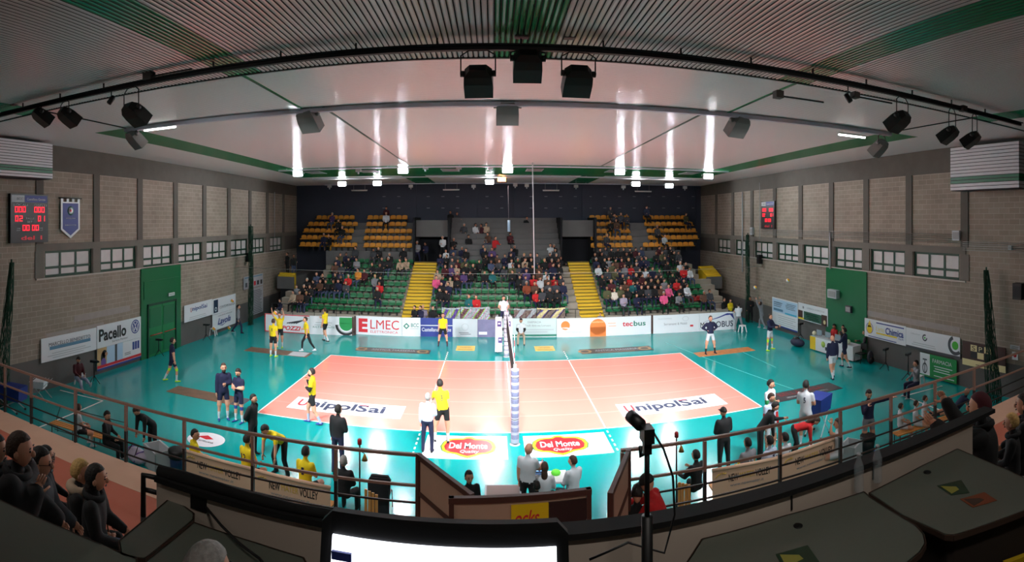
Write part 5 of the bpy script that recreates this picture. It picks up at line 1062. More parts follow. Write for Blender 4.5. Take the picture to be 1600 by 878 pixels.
# monopod camera
pt = onr_pt = None
def onr(u, v, r): a = az(u); return Vector((CX + r * math.sin(a), CY + r * math.cos(a), H - r * (v - V0) / F))
p = onr(1011, 690, 2.75); t = thing('monopod_camera', 'small black video camera on a pole clamped behind the parapet', 'camera', (p.x, p.y, 4.33)); h = p.z - 4.33
b = MB(); b.tube([(0, 0, 0), (0, 0, h - .38)], .03, m_black, 10); b.tube([(0, 0, h - .4), (0, 0, h)], .014, m_black, 8); b.build('pole', parent=t)
b = MB(); b.box((0, 0, h + .04), (.055, .09, .075), m_black); b.tube([(-.02, .04, h + .07), (-.06, .12, h + .1)], .033, m_black, 10); b.box((0, 0, h - .03), (.04, .04, .06), m_black); b.tube([(-.0, 0, h - .05), (-.035, 0, h - .07), (-.035, 0, h - .02)], .012, m_black, 6); b.build('camera_body', parent=t)
b = MB(); b.tube([(.03, 0, h + .05), (.09, 0, h - .05), (.14, 0, h - .2), (.15, 0, h - .4), (.1, .02, h - .6), (-.1, 0, h - .5), (-.3, 0, h - .56)], .006, m_black, 6); b.build('cable', parent=t)
# black side rail, box and cables at the end of the ledge
b = MB(); P = [onr(224, 806, 4.0), onr(224, 742, 4.0), onr(268, 751, 3.9)]; b.tube(P, .022, m_black, 8); b.tube([onr(224, 764, 4.0), onr(266, 775, 3.9)], .018, m_black, 8); b.tube([P[2], onr(268, 800, 3.9)], .02, m_black, 8); P0 = P[0]; b.tube([P0, (P0.x, P0.y, 3.9)], .022, m_black, 8); b.build('side_rail', label='short black tubular rail at the end of the press balcony', cat='railing', loc=P[1])
p = onr(316, 778, 3.55); b = MB(); b.box(p, (.12, .1, .12), m_black); b.box(p + Vector((-.1, .02, .03)), (.05, .05, .16), m_rig); b.box(p + Vector((.07, 0, -.03)), (.015, .02, .03), W_); b.build('camera_clamp', label='black clamp box fixed at the door-side end of the ledge', cat='clamp', loc=p)
b = MB(); b.tube([onr(320, 790, 3.5), onr(345, 820, 3.3), onr(375, 850, 3.1), onr(405, 872, 2.95), onr(415, 885, 2.9)], .008, m_black, 6); b.build('camera_cable', label='thin black cable sagging from the clamp box over the grey desk', cat='cable', loc=onr(345, 820, 3.3))
# lower stand on the door side, under the balcony, and yellow slatted steps on the other side
b = MB()
for k in range(4): b.bb(-12, -2.9, -12.5 - .75 * k - .75, -12.5 - .75 * k, 2.4, 2.75 + .38 * k, m_tierd)
b.bb(3.0, 12, -14.9, -13.2, 2.4, 3.5, m_tierd); b.bb(3.0, 12, -13.2, -12.4, 2.4, 3.1, m_tierd)
b.build('floor_lower_tiers', kind='structure')
b = MB()
for k in range(8): b.bar(onz(1569, 792 + 15 * k, ZD - .3), onz(1660, 768 + 13 * k, ZD - .3), .035, .03, m_ystep)
q_ = onz(1572, 800, ZD - .3); b.bb(q_.x - .02, q_.x + .02, q_.y - .6, q_.y + .1, 4.33, ZD - .31, m_ystep)
b.build('slatted_steps', label='yellow slatted steps in the corner beside the grey desks', cat='steps', loc=onz(1590, 820, 4.4))
# fill lamps added out of view overhead to brighten the near terrace and balcony
for i, (x, y, w_) in enumerate(((-9, -16.5, 48), (0.5, -17.9, 16), (9, -16.5, 48))):
    t = thing('tube_lamp', 'added fill lamp under the slatted ceiling behind the balcony, ' + ['door side', 'middle', 'scoreboard side'][i], 'lamp', (x, y, zc(y) - .3), 0, 'tube lamps'); b = MB(); b.bb(-.7, .7, -.05, .05, .02, .3, m_tube_off); b.build('batten', parent=t); b = MB(); b.tube([(-.65, 0, 0), (.65, 0, 0)], .02, m_tube_on, 10); b.build('tube', parent=t)
    area('terrace_fill', (x, y, zc(y) - .36), (x * .8, -9.5, 2.7), 1.2, w_, (1, .92, .85), sy=.1, spread=math.radians(100))
# ------------------------------------------------------------------ people
import numpy as np
SKIN = M('skin_fair', (206, 150, 122), .55); SKIN2 = M('skin_tan', (168, 112, 86), .55)
HAIR = {k: M('hair_' + k, c, .7, noise=.5, nscale=45, bump=1.0) for k, c in (('black', (24, 19, 16)), ('brown', (58, 38, 27)), ('blond', (196, 158, 96)), ('grey', (150, 146, 142)))}
COLR = {'yellow': (226, 200, 20), 'black': (16, 17, 20), 'navy': (22, 26, 58), 'white': (222, 222, 228), 'grey': (128, 130, 136), 'dgrey': (60, 62, 68), 'red': (190, 30, 34), 'maroon': (74, 22, 32), 'blue': (46, 66, 140),
        'lblue': (190, 204, 226), 'jeans': (60, 72, 100), 'paleblue': (150, 164, 190), 'green': (30, 130, 70), 'lime': (190, 230, 40), 'pink': (226, 90, 140), 'magenta': (170, 20, 90), 'orange': (214, 140, 50), 'beige': (176, 156, 134), 'brown': (88, 60, 46), 'olive': (84, 84, 56), 'violet': (80, 60, 110), 'cream': (220, 210, 196), 'rust': (130, 60, 34), 'teal': (24, 96, 100), 'lilac': (160, 150, 170)}
def C(n): return M('cloth_' + n, COLR[n], .85, noise=.18, nscale=14, bump=.5)
def nv(v): return Vector(v).normalized()
ARMS = {'down': ((.14, .02, -1), (.06, .16, -1)), 'hips': ((.8, -.3, -.75), (-.75, .35, -.45)), 'fold': ((.22, .15, -1), (-.75, .62, .15)), 'fwd': ((.15, .5, -.8), (-.12, .95, .1)), 'up': ((.3, .3, .9), (-.1, .3, .95)), 'lap': ((.18, .28, -.95), (-.35, .85, -.35)),
        'chin': ((.1, .4, -.9), (-.4, .3, .85)), 'side': ((.95, .3, .1), (.9, .3, .2)), 'back': ((.25, -.4, -.9), (-.6, -.3, -.5)), 'hang': ((.1, .05, -1), (.0, .1, -1)), 'drink': ((.35, .7, .25), (-.45, -.1, .9)), 'prop': ((.25, -.7, -.75), (.1, -.3, -.95)), 'reach': ((.1, .8, -.5), (-.05, .9, -.3)), 'wave': ((.35, .75, -.35), (.1, .75, .6)), 'ball': ((.45, .2, .6), (.2, .1, .95)), 'rest': ((.3, .45, -.8), (-.2, .9, -.1))}
LEGS = {'stand': (((.09, .0, -1), (.02, -.03, -1)),) * 2, 'wide': (((.25, .0, -1), (.1, -.03, -1)),) * 2, 'walk': (((.05, .38, -.95), (.02, -.02, -1)), ((.05, -.2, -1), (.02, -.5, -.85))), 'sit': (((.18, .97, -.12), (.0, .02, -1)),) * 2, 'sitout': (((.14, .97, -.12), (.0, .55, -.8)), ((.14, .97, -.05), (-.1, .9, -.3))),
        'stride': (((.05, .5, -.85), (.02, .05, -1)), ((.05, -.35, -.95), (.02, -.55, -.8))), 'lie': (((.08, 1, -.02), (.02, 1, -.03)),) * 2, 'bent': (((.2, .25, -.95), (.05, -.3, -.95)),) * 2}
def head_parts(b, c, up, fw, s, sk, detail=True, m_eye=None):
    rt = fw.cross(up).normalized(); fw = up.cross(rt).normalized(); R = Matrix((rt, fw, up)).transposed()
    def fn(q):
        q = q.copy()
        if q.z < 0: q.x *= 1 + q.z * .32; q.y = q.y * (1 + q.z * .18) + (.08 * -q.z if q.y > 0 else .12 * -q.z)
        if q.y > .6 and -.5 < q.z < .15: q.y *= .97
        return q
    b.ell(c, (.078 * s, .098 * s, .122 * s), sk, 14 if detail else 8, 10 if detail else 6, R, fn)
    def at(x, y, z): return Vector(c) + R @ (Vector((x, y, z)) * s)
    if detail:
        b.ell(at(0, .1, -.015), (.014 * s, .02 * s, .026 * s), sk, 8, 6, R)
        for k in (-1, 1):
            b.ell(at(k * .08, -.005, -.01), (.012 * s, .02 * s, .032 * s), sk, 8, 6, R); b.ell(at(k * .032, .088, .012), (.013 * s, .008 * s, .008 * s), m_eye, 8, 6, R); b.ell(at(k * .034, .09, .036), (.02 * s, .006 * s, .005 * s), HAIR['brown'], 6, 4, R)
        b.ell(at(0, .092, -.06), (.025 * s, .008 * s, .007 * s), M('lip', (150, 80, 74), .5), 8, 5, R)
    return R
def hand(b, c, d, pn, s, sk, side, curl=.5):
    """palm, five fingers of unequal length bent at the knuckles, thumb from the side of the palm. d along the fingers, pn palm normal"""
    d = nv(d); pn = (Vector(pn) - d * Vector(pn).dot(d)).normalized(); ac = d.cross(pn) * side
    R = Matrix((ac, d, pn)).transposed(); c = Vector(c); b.ell(c + d * .045 * s, (.04 * s, .052 * s, .017 * s), sk, 10, 6, R)
    for k, (o, L) in enumerate(((-.029, .062), (-.01, .075), (.01, .07), (.028, .055))):
        p = c + (ac * o + d * .085) * s; a1 = curl * .6; pts = [p]
        for sg in range(3): ang = curl * (.4 + sg * .55); p = p + (d * math.cos(ang) + pn * math.sin(ang)) * L * s * (.42, .33, .25)[sg]; pts.append(p)
        b.tube(pts, [.0092 * s, .0088 * s, .008 * s, .006 * s], sk, 6)
    p = c + (ac * -.034 + d * .03) * s; pts = [p, p + (ac * -.7 + d * .6 + pn * .3) * .035 * s, p + (ac * -.9 + d * 1.25 + pn * .8) * .05 * s]; b.tube(pts, [.012 * s, .011 * s, .008 * s], sk, 6)
def caps(b, a, c, ra, rc, m=None, n=9, bulge=.0):
    a, c = Vector(a), Vector(c); N_ = 5; b.tube([a.lerp(c, i / N_) for i in range(N_ + 1)], [ra + (rc - ra) * i / N_ + bulge * math.sin(PI * i / N_) for i in range(N_ + 1)], m, n); b.ell(a, (ra,) * 3, m, 10, 7); b.ell(c, (rc,) * 3, m, 10, 7)
def body(h=1.8, arms=('down', 'down'), legs='stand', lean=(0, 0, 1), look=(0, 1, 0), vox=.03, sleeve='short', bottoms='shorts', build_=1.0, coat=False, detail=True, hairc=None, beanie=None, hairlow=False, hide_hands=False):
    """returns (mesh, head-top point, chest point, forward) with material slots: 0 skin 1 top 2 bottom 3 sock 4 shoe 5 arm cover 6 eye"""
    s = h / 1.8; up = nv(lean); fw0 = Vector((0, 1, 0)); rt = Vector((1, 0, 0)); fw = up.cross(rt).normalized() * -1
    fw = (fw0 - up * fw0.dot(up)); fw = fw.normalized() if fw.length > .05 else Vector((0, 0, -1))
    P = Vector((0, 0, 0)); sp = P + up * .28 * s; ch = P + up * .44 * s; nb = P + up * .575 * s
    nk = nb + (up * .7 + Vector((0, 0, .3)) + nv(look) * .12).normalized() * .055 * s; hd = nk + (up * .4 + Vector((0, 0, .6)) + nv(look) * .2).normalized() * .105 * s
    b = MB(); K = []   # capsules: a, c, ra, rc, [(t, slot)...]
    def cp(a, c, ra, rc, regs, bulge=0): caps(b, a, c, ra * s, rc * s, None, 9, bulge * s); K.append((Vector(a), Vector(c), ra * s, rc * s, regs))
    bw = build_
    # torso loft
    secs = [(-.06, .125, .1), (0, .17 * bw, .122 * bw), (.1, .162 * bw, .118 * bw), (.2, .16 * bw, .115 * bw), (.32, .178 * bw, .122 * bw), (.43, .188 * bw, .115 * bw), (.5, .165 * bw, .095 * bw), (.56, .07, .062), (.6, .05, .05)]
    n_ = 14; vs = []
    for t, rx, ry in secs:
        c_ = P + up * t * s
        for j in range(n_): a = 2 * PI * j / n_; vs.append(c_ + rt * math.cos(a) * rx * s + fw * math.sin(a) * ry * s)
    fs = [(i * n_ + j, i * n_ + (j + 1) % n_, (i + 1) * n_ + (j + 1) % n_, (i + 1) * n_ + j) for i in range(len(secs) - 1) for j in range(n_)] + [tuple(range(n_))[::-1], tuple((len(secs) - 1) * n_ + j for j in range(n_))]
    b.add(vs, fs, None)
    K.append((P - up * .05 * s, nb, .15 * s, .12 * s, [(.13 if not coat else -1, 2), (2, 1)]))
    cp(nb, nk + (hd - nk) * .3, .058, .055, [(.05, 1), (2, 0)])
    ends = []
    sl = {'short': [(.62, 1), (2, 0)], 'long': [(2, 1)], 'none': [(.1, 1), (2, 0)], 'cover': [(.62, 1), (2, 5)]}[sleeve]
    fl = {'short': [(2, 0)], 'long': [(2, 1)], 'none': [(2, 0)], 'cover': [(2, 5)]}[sleeve]
    for k, an in ((1, arms[0]), (-1, arms[1])):
        u_, f_ = ARMS[an] if isinstance(an, str) else an; u_ = Vector((u_[0] * k, u_[1], u_[2])); f_ = Vector((f_[0] * k, f_[1], f_[2])); u_, f_ = nv(u_), nv(f_)
        sh = P + up * .5 * s + rt * k * .18 * s; el = sh + u_ * .285 * s; wr = el + f_ * .25 * s; g = (.004 if sleeve in ('short', 'none') else .016) + (bw - 1) * .07
        cp(sh, el, .06 + g, .045 + g, sl, .004); cp(el, wr, .044 + g, .028 + g, fl, .004); ends.append((wr, f_, k))
    lg = {'shorts': ([(.62, 2), (2, 0)], [(.08, 0), (.5, 0), (2, 3)]), 'long': ([(2, 2)], [(2, 2)]), 'pads': ([(.62, 2), (.84, 0), (2, 4)], [(.14, 4), (.5, 0), (2, 3)]), 'leggings': ([(2, 2)], [(.85, 2), (2, 3)])}[bottoms]
    if coat: lg = ([(.75, 1), (2, 2)], lg[1])
    feet = []
    L2 = LEGS[legs] if isinstance(legs, str) else legs
    for k, (t_, c_) in zip((1, -1), L2):
        hp = P + rt * k * .095 * s - Vector((0, 0, .02 * s)); t_ = nv((t_[0] * k, t_[1], t_[2])); c_ = nv((c_[0] * k, c_[1], c_[2])); kn = hp + t_ * .43 * s; an = kn + c_ * .41 * s; g = .022 if bottoms == 'shorts' else (.012 if bottoms == 'long' else .004)
        cp(hp, kn, .096 + (.015 if coat else 0), .064 + g * .8, lg[0]); cp(kn, an, .058 + (g if bottoms == 'long' else 0), .04 + (.02 if bottoms == 'long' else 0), lg[1], .008 if bottoms != 'long' else 0)
        fd = nv((.15 * k, 1, 0)) if c_.z < -.35 else nv((.1 * k, .25, 1)); ft = an - (Vector((0, 0, .05)) if c_.z < -.35 else -c_ * .03) * s
        cp(ft - fd * .05 * s, ft + fd * .15 * s, .042, .036, [(2, 4)]); feet.append(an)
    src = b.build('tmp', fixn=False); md = src.modifiers.new('r', 'REMESH'); md.mode = 'VOXEL'; md.voxel_size = vox * s; sm = src.modifiers.new('s', 'SMOOTH'); sm.iterations = 4 if vox < .04 else 2; sm.factor = .6
    dg = bpy.context.evaluated_depsgraph_get(); me = bpy.data.meshes.new_from_object(src.evaluated_get(dg)); bpy.data.objects.remove(src)
    n = len(me.polygons); ce = np.empty(n * 3); me.polygons.foreach_get('center', ce); ce = ce.reshape(-1, 3)
    best = np.full(n, 1e9); slot = np.zeros(n, int)
    for a, c, ra, rc, regs in K:
        a_ = np.array(a); d = np.array(c) - a_; t = ((ce - a_) @ d) / (d @ d); tc = np.clip(t, 0, 1); dist = np.linalg.norm(ce - a_ - tc[:, None] * d, axis=1) - (ra + (rc - ra) * tc)
        sl_ = np.zeros(n, int); done = np.zeros(n, bool)
        for te, sn in regs: q = (~done) & (t <= te); sl_[q] = sn; done |= q
        q = dist < best; best[q] = dist[q]; slot[q] = sl_[q]
    vv = np.empty(len(me.vertices) * 3); me.vertices.foreach_get('co', vv); zmin = vv.reshape(-1, 3)[:, 2].min()
    # append head and hands, then one mesh
    hb = MB(); slots = ['s0', 's1', 's2', 's3', 's4', 's5', 's6']; sm_ = {k: M('slot_' + k, (128, 128, 128)) for k in slots}
    lookv = nv(look); upv = (up * .35 + Vector((0, 0, .65))).normalized(); upv = (upv - lookv * upv.dot(lookv) * .9).normalized()
    hb.ms = [sm_[k] for k in slots]
    hs = s * 1.1; R = head_parts(hb, hd, upv, lookv, hs, sm_['s0'], detail, sm_['s6'])
    if not hide_hands:
        for wr, f_, k in ends:
            if detail: hand(hb, wr, f_, Vector((-k, 0, 0)) if abs(f_.x) < .8 else Vector((0, 0, -1)), s, sm_['s0'], k, .45)
            else: hb.ell(wr + f_ * .06 * s, (.04 * s,) * 3, sm_['s0'], 6, 4)
    if not detail:   # distant people carry their hair in the same mesh, in slot 6
        hb.ell(hd + R @ Vector((0, -.018 * s, .03 * s)), (.096 * s, .11 * s, .122 * s), sm_['s6'], 8, 6, R, (lambda q: Vector((q.x, q.y * (.55 if q.y > 0 and q.z < .5 else 1), max(q.z, -.35 if not hairlow else -1.6)))))
    bm = bmesh.new(); bm.from_mesh(me)
    for f_, k in zip(bm.faces, slot): f_.material_index = int(k); f_.smooth = True
    vs = [bm.verts.new(q) for q in hb.v]
    for f_, k in zip(hb.f, hb.mi):
        try: g = bm.faces.new([vs[i] for i in f_]); g.material_index = k; g.smooth = True
        except ValueError: pass
    bmesh.ops.translate(bm, verts=bm.verts, vec=(0, 0, -zmin)); out = bpy.data.meshes.new('person_body'); bm.to_mesh(out); bm.free(); bpy.data.meshes.remove(me)
    for k in slots: out.materials.append(sm_[k])
    z = Vector((0, 0, -zmin)); top = hd + z + upv * .135 * s
    return out, top, dict(head=hd + z, R=R, chest=P + up * .36 * s + z, up=up, fw=fw, s=s, ends=[(w_ + z, f_, k) for w_, f_, k in ends])
def hair_part(parent, info, m, style='short'):
    s, R, c = info['s'] * 1.1, info['R'], info['head']; b = MB()
    def fn(q):
        q = q.copy()
        if style == 'cap': 
            if q.z < .1: q.z = .1; q *= .98
            return q
        if q.y > .15 and q.z < .5: q.y = .15 + (q.y - .15) * .1; q.x *= .9
        if q.z < -.45: q.z = -.45 - (q.z + .45) * (-1.4 if style == 'long' else .2); 
        return q
    b.ell(c + R @ Vector((0, -.01 * s, .014 * s)), (.088 * s, .108 * s, .128 * s), m, 14, 10, R, fn)
    if style == 'long': b.ell(c + R @ Vector((0, -.07 * s, -.14 * s)), (.075 * s, .05 * s, .17 * s), m, 10, 8, R)
    if style == 'bun': b.ell(c + R @ Vector((0, -.12 * s, .03 * s)), (.04 * s,) * 3, m, 8, 6, R)
    if style == 'beard': b.ell(c + R @ Vector((0, .05 * s, -.075 * s)), (.06 * s, .055 * s, .05 * s), m, 10, 8, R)
    if style == 'cap': b.prism([c + R @ (Vector(q) * s) for q in ((-.07, .05, .03), (.07, .05, .03), (.05, .17, .02), (-.05, .17, .02))], R @ Vector((0, 0, .01 * s)), m)
    b.build('cap' if style == 'cap' else 'hair', parent=parent)
def person(label, at_, face=180, top='yellow', bot='black', sock='white', shoe='white', arm=None, skin=None, hair='brown', style='short', num=None, numc=None, z0=0.0, mode='feet', pos=None, x3=None, extra=None, **kw):
    me, tp, info = body(**kw); rz = -math.radians(face); Rz = Matrix.Rotation(rz, 3, 'Z')
    if x3 is not None: loc = Vector(x3)
    elif mode == 'feet': loc = onz(at_[0], at_[1], z0)
    else: p = onz(at_[0], at_[1], z0 + tp.z); q = Rz @ Vector((tp.x, tp.y, 0)); loc = Vector((p.x - q.x, p.y - q.y, z0))
    o = bpy.data.objects.new('person', me); COL.objects.link(o); o.location = loc; o.rotation_euler = (0, 0, rz); tag(o, label, 'person')
    ms = [skin or SKIN, C(top), C(bot), C(sock), C(shoe), C(arm) if arm else C('black'), K_]
    for i, m in enumerate(ms): me.materials[i] = m
    if hair: hair_part(o, info, HAIR.get(hair) or C(hair), style)
    if num:
        up, fw = info['up'], info['fw']; back = -fw; rt = Vector((1, 0, 0)); c = info['chest'] + back * .118 * info['s'] * kw.get('build_', 1)
        text_obj('lettering', num, 1, C(numc or 'navy'), o, c, Matrix((rt, up, back)).transposed().to_euler(), .15 if len(num) > 1 else .07, .17, .0, 0, .004)
    return o, info
def handpt(o, info, i, d=.09): w_, f_, k = info['ends'][i]; return o.location + Matrix.Rotation(o.rotation_euler.z, 3, 'Z') @ (w_ + f_ * d)
Pn = person
yl = dict(top='yellow', bot='black')
# yellow team on court
Pn('yellow-shirted player facing us with arms raised to the ball', (437, 543), 180, shoe='lime', arms=('ball', 'up'), bottoms='shorts', h=1.92, **yl)
Pn('yellow-shirted player seen from behind at the long photo sticker, door side', (427, 557), 10, shoe='lime', arms=('down', 'down'), h=1.93, num='8', **yl)
Pn('yellow-shirted player striding in black leggings near the photo sticker', (480, 549), 235, shoe='white', legs='stride', bottoms='leggings', arms=('fold', 'down'), lean=(0, .12, 1), h=1.9, **yl)
Pn('yellow-shirted player standing near the board with a green half disc', (508, 533), 290, shoe='black', legs='walk', arms=('fwd', 'down'), h=1.95, **yl)
Pn('yellow-shirted libero with hands low in front of the dark blue board', (692, 541), 180, shoe='navy', sock='maroon', arms=('down', 'down'), legs='wide', h=1.85, bottoms='shorts', **yl)
Pn('yellow-shirted player with black sleeve and hand at chin on the court', (488, 662), 262, shoe='blue', sock='paleblue', arm='black', sleeve='cover', arms=('chin', 'fold'), legs='walk', h=1.93, hair='black', style='beard', **yl)
Pn('yellow-shirted player from behind beside the man in a pale blue shirt', (692, 692), 350, shoe='black', arms=('down', 'fwd'), legs=(((.1, .05, -1), (.02, -.1, -1)), ((.25, .2, -.95), (.05, .0, -1))), lean=(-.12, .1, 1), h=1.98, hair='black', num='3', **yl)
Pn('grey-haired man in pale blue shirt and dark trousers, back to us', (668, 706), 5, 'lblue', 'navy', shoe='black', sleeve='long', bottoms='long', arms=('fold', 'down'), legs='stand', hair='grey', h=1.76, build_=1.1)
# navy players and coaches, door side
Pn('player in navy with bright yellow shoes walking past the green door', (269, 596), 40, 'navy', 'navy', sock='white', shoe='lime', legs='walk', arms=('down', 'down'), bottoms='pads', hair='black', h=1.92)
Pn('tall player in navy jacket looking aside beside the shorter navy player', (349, 656), 140, 'navy', 'navy', sock='white', shoe='blue', sleeve='long', arms=('down', 'fold'), h=1.98, hair='brown', style='beard')
Pn('shorter player in navy shirt looking at his hands beside the navy jacket', (373, 660), 195, 'navy', 'navy', sock='white', shoe='blue', arms=('fold', 'fold'), bottoms='pads', look=(0, 1, -.5), h=1.86, hair='black')
Pn('coach in black suit and pale shirt behind the yellow bench, hands at back', (395, 712), 95, 'black', 'black', shoe='black', sleeve='long', bottoms='long', arms=('back', 'back'), hair='black', h=1.82, coat=False, build_=1.08)
Pn('man in dark suit standing with back turned above the seated man in suit', (528, 738), 20, 'black', 'navy', shoe='black', sleeve='long', bottoms='long', arms=('fold', 'down'), hair='black', h=1.86, build_=1.08)
Pn('yellow-shirted player bending with hands on his knees behind the bench', (440, 742), 200, 'yellow', 'black', shoe='black', arms=('hang', 'hang'), lean=(0, .85, .5), look=(0, .7, -.8), legs='bent', bottoms='long', hair='black', h=1.95)
sit = dict(legs='sit', mode='head')
Pn('seated yellow reserve turning his head at the door end of the bench', (305, 671), 40, 'yellow', 'black', shoe='white', arms=('lap', 'lap'), look=(.7, .6, 0), hair='black', h=1.9, **sit)
Pn('seated yellow reserve with a two-digit number, under the bending player', (387, 678), 20, 'yellow', 'black', shoe='white', arms=('lap', 'lap'), hair='black', h=1.92, num='12', **sit)
Pn('seated yellow reserve with a single thin digit, beside the man in suit', (478, 697), 12, 'yellow', 'black', shoe='white', arms=('lap', 'lap'), hair='black', h=1.92, num='1', **sit)
Pn('man in dark suit seated on a chair at the stair end of the yellow bench', (537, 712), 8, 'black', 'black', shoe='black', sleeve='long', bottoms='long', arms=('lap', 'lap'), hair='grey', h=1.8, build_=1.1, **sit)
Pn('dark-haired person in dark clothes behind the slanting brown guard', (733, 736), 160, 'black', 'black', shoe='black', sleeve='long', bottoms='long', hair='black', h=1.75, mode='head')
# scorers
Pn('bald man in white polo standing at the laptop, back to us', (828, 692), 25, 'white', 'black', shoe='black', bottoms='long', arms=('fwd', 'down'), look=(.4, .8, -.3), hair=None, h=1.83, build_=1.15, mode='head')
Pn('woman with long brown hair seated at the laptop in a white top', (851, 722), 10, 'white', 'black', shoe='black', sleeve='long', bottoms='long', arms=('lap', 'lap'), hair='brown', style='long', h=1.7, **sit)
Pn('short-haired person in white seated at the table end, looking aside', (894, 712), 330, 'white', 'grey', shoe='white', sleeve='long', bottoms='long', arms=('lap', 'lap'), look=(-.4, .8, -.1), hair='brown', h=1.75, **sit)
Pn('dark-haired person in black seated low between the two at the laptop', (839, 752), 10, 'black', 'black', shoe='black', sleeve='long', bottoms='long', arms=('lap', 'lap'), hair='black', h=1.5, **sit)
# white team side
Pn('man in dark suit seated on a chair writing, back to us, scoreboard side', (1087, 703), 335, 'black', 'black', shoe='black', sleeve='long', bottoms='long', arms=('fwd', 'rest'), hair='black', h=1.8, **sit)
Pn('person in long dark coat standing with back turned behind the bench', (1131, 740), 350, 'black', 'black', shoe='black', sleeve='long', bottoms='long', coat=True, arms=('fold', 'fold'), hair='black', style='cap', h=1.82, build_=1.15)
Pn('seated reserve in grey jersey with yellow sleeves, back to us', (1168, 684), 345, 'grey', 'black', shoe='white', arm='yellow', sleeve='cover', arms=('lap', 'lap'), hair='black', h=1.85, num='13', numc='white', **sit)
Pn('seated reserve in white jersey with red sleeve, back to us', (1202, 681), 340, 'lblue', 'blue', shoe='white', arms=('lap', 'lap'), hair='black', h=1.85, num='7', numc='navy', **sit)
Pn('seated reserve in white jersey between red-sleeved reserve and woman in red', (1226, 676), 335, 'white', 'blue', shoe='white', arms=('lap', 'lap'), hair='black', h=1.85, num='4', numc='navy', **sit)
Pn('seated reserve in white and red drinking from a bottle at the bench end', (1309, 654), 300, 'white', 'white', shoe='white', arm='red', sleeve='short', arms=('lap', 'drink'), hair='brown', h=1.9, **sit)
Pn('player in white with green sleeves standing behind his shorter teammate', (1203, 690), 150, 'white', 'white', shoe='white', arm='green', sleeve='cover', arms=('fold', 'down'), look=(-.3, 1, -.2), hair='black', h=1.95)
Pn('player in grey-white with red sleeve in front of the green-sleeved player', (1204, 712), 170, 'lblue', 'white', shoe='white', arm='red', sleeve='cover', arms=('down', 'down'), look=(-.4, .9, -.2), hair='brown', h=1.85)
Pn('man in dark suit leaning over the seated reserves', (1188, 722), 110, 'black', 'black', shoe='black', sleeve='long', bottoms='long', lean=(0, .6, .8), arms=('hang', 'fwd'), look=(0, .8, -.6), hair='black', h=1.85)
Pn('woman in red jacket bending down with long dark hair falling', (1240, 715), 120, 'red', 'black', shoe='black', sleeve='long', bottoms='long', lean=(0, .95, .2), look=(0, .3, -1), arms=('hang', 'hang'), legs='bent', hair='brown', style='long', h=1.72)
Pn('bearded player with number 5 on white jersey and crossed arms', (1259, 697), 50, 'white', 'white', shoe='white', arms=('fold', 'fold'), legs='stand', hair='black', style='beard', h=2.02, num='5', numc='navy')
Pn('man in navy jacket and grey shorts with one arm stretched aside', (1357, 706), 195, 'navy', 'grey', shoe='blue', sleeve='long', arms=('chin', 'side'), look=(.1, 1, -.5), hair='black', h=1.88)
for u, v, lab, f in ((1408, 630, 'boy in white on the wooden bench, next to the black bin', 320), (1432, 626, 'boy in white in the middle of three on the wooden bench', 330), (1446, 618, 'boy in white on the wooden bench, farther from the black bin', 345)):
    Pn(lab, (u, v), f - 200, 'white', 'white', shoe='white', arms=('lap', 'lap'), look=(-.3, .9, -.1), hair='brown', h=1.45, **sit)
Pn('player in navy top and white shorts lying back on the floor near the net', (1512, 606), 292, 'navy', 'white', sock='navy', shoe='navy', legs='lie', lean=(0, -.75, .65), arms=('prop', 'prop'), look=(-.3, .9, .2), hair=None, h=1.9, mode='head')
Pn('man in grey hoodie and navy trousers sitting on a white stool', (1431, 563), 290, 'grey', 'navy', shoe='white', sleeve='long', bottoms='long', arms=('lap', 'chin'), hair='black', h=1.8, **sit)
Pn('bald man in navy jacket and white shorts walking to the scorer table', (1301, 591), 10, 'navy', 'white', sock='white', shoe='navy', sleeve='long', legs='walk', arms=('down', 'down'), hair=None, h=1.92, build_=1.1)
Pn('player in navy walking past the scorer table with dark hair', (1320, 574), 325, 'navy', 'navy', sock='white', shoe='navy', sleeve='long', legs='walk', arms=('down', 'fwd'), hair='black', h=1.9)
TF = -(math.degrees(RZT) + 180)
Pn('scorer in red jacket seated behind the table, first from the yellow panel', (0, 0), TF, 'red', 'black', shoe='black', sleeve='long', bottoms='long', arms=('lap', 'lap'), look=(0, .8, -.5), hair='black', h=1.75, legs='sit', x3=tloc(LT_ * -0.25, 1.0, 0))
Pn('scorer in black and white seated behind the table, second from yellow panel', (0, 0), TF, 'black', 'black', shoe='black', sleeve='short', bottoms='long', arms=('chin', 'lap'), hair='black', h=1.8, legs='sit', x3=tloc(LT_ * -0.04, 1.0, 0))
Pn('person in dark grey seated behind the plain white end of the scorer table', (0, 0), TF + 40, 'dgrey', 'black', shoe='black', sleeve='long', bottoms='long', arms=('fwd', 'lap'), hair='brown', h=1.8, legs='sit', x3=tloc(LT_ * 0.46, 0.95, 0))
Pn('player with hands on hips in navy jacket and white shorts', (1110, 553), 178, 'navy', 'white', sock='black', shoe='navy', sleeve='long', arms=('hips', 'hips'), legs='wide', hair='brown', h=2.0)
Pn('player in navy and white shorts passing a ball, yellow shoes', (1203, 547), 150, 'navy', 'white', sock='white', shoe='lime', bottoms='pads', sleeve='long', arms=('fwd', 'fwd'), legs='wide', hair='brown', h=1.95)
Pn('person in white T-shirt and grey trousers, back turned, at the board end', (1154, 518), 10, 'white', 'grey', shoe='white', bottoms='long', arms=('fwd', 'fwd'), legs='wide', hair='black', h=1.8)
Pn('person in all grey tracksuit reaching up to a ball at the wall', (1190, 513), 330, 'grey', 'grey', shoe='white', sleeve='long', bottoms='long', arms=('up', 'up'), legs='stride', lean=(-.1, .1, 1), look=(0, .6, .7), hair='brown', h=1.8)
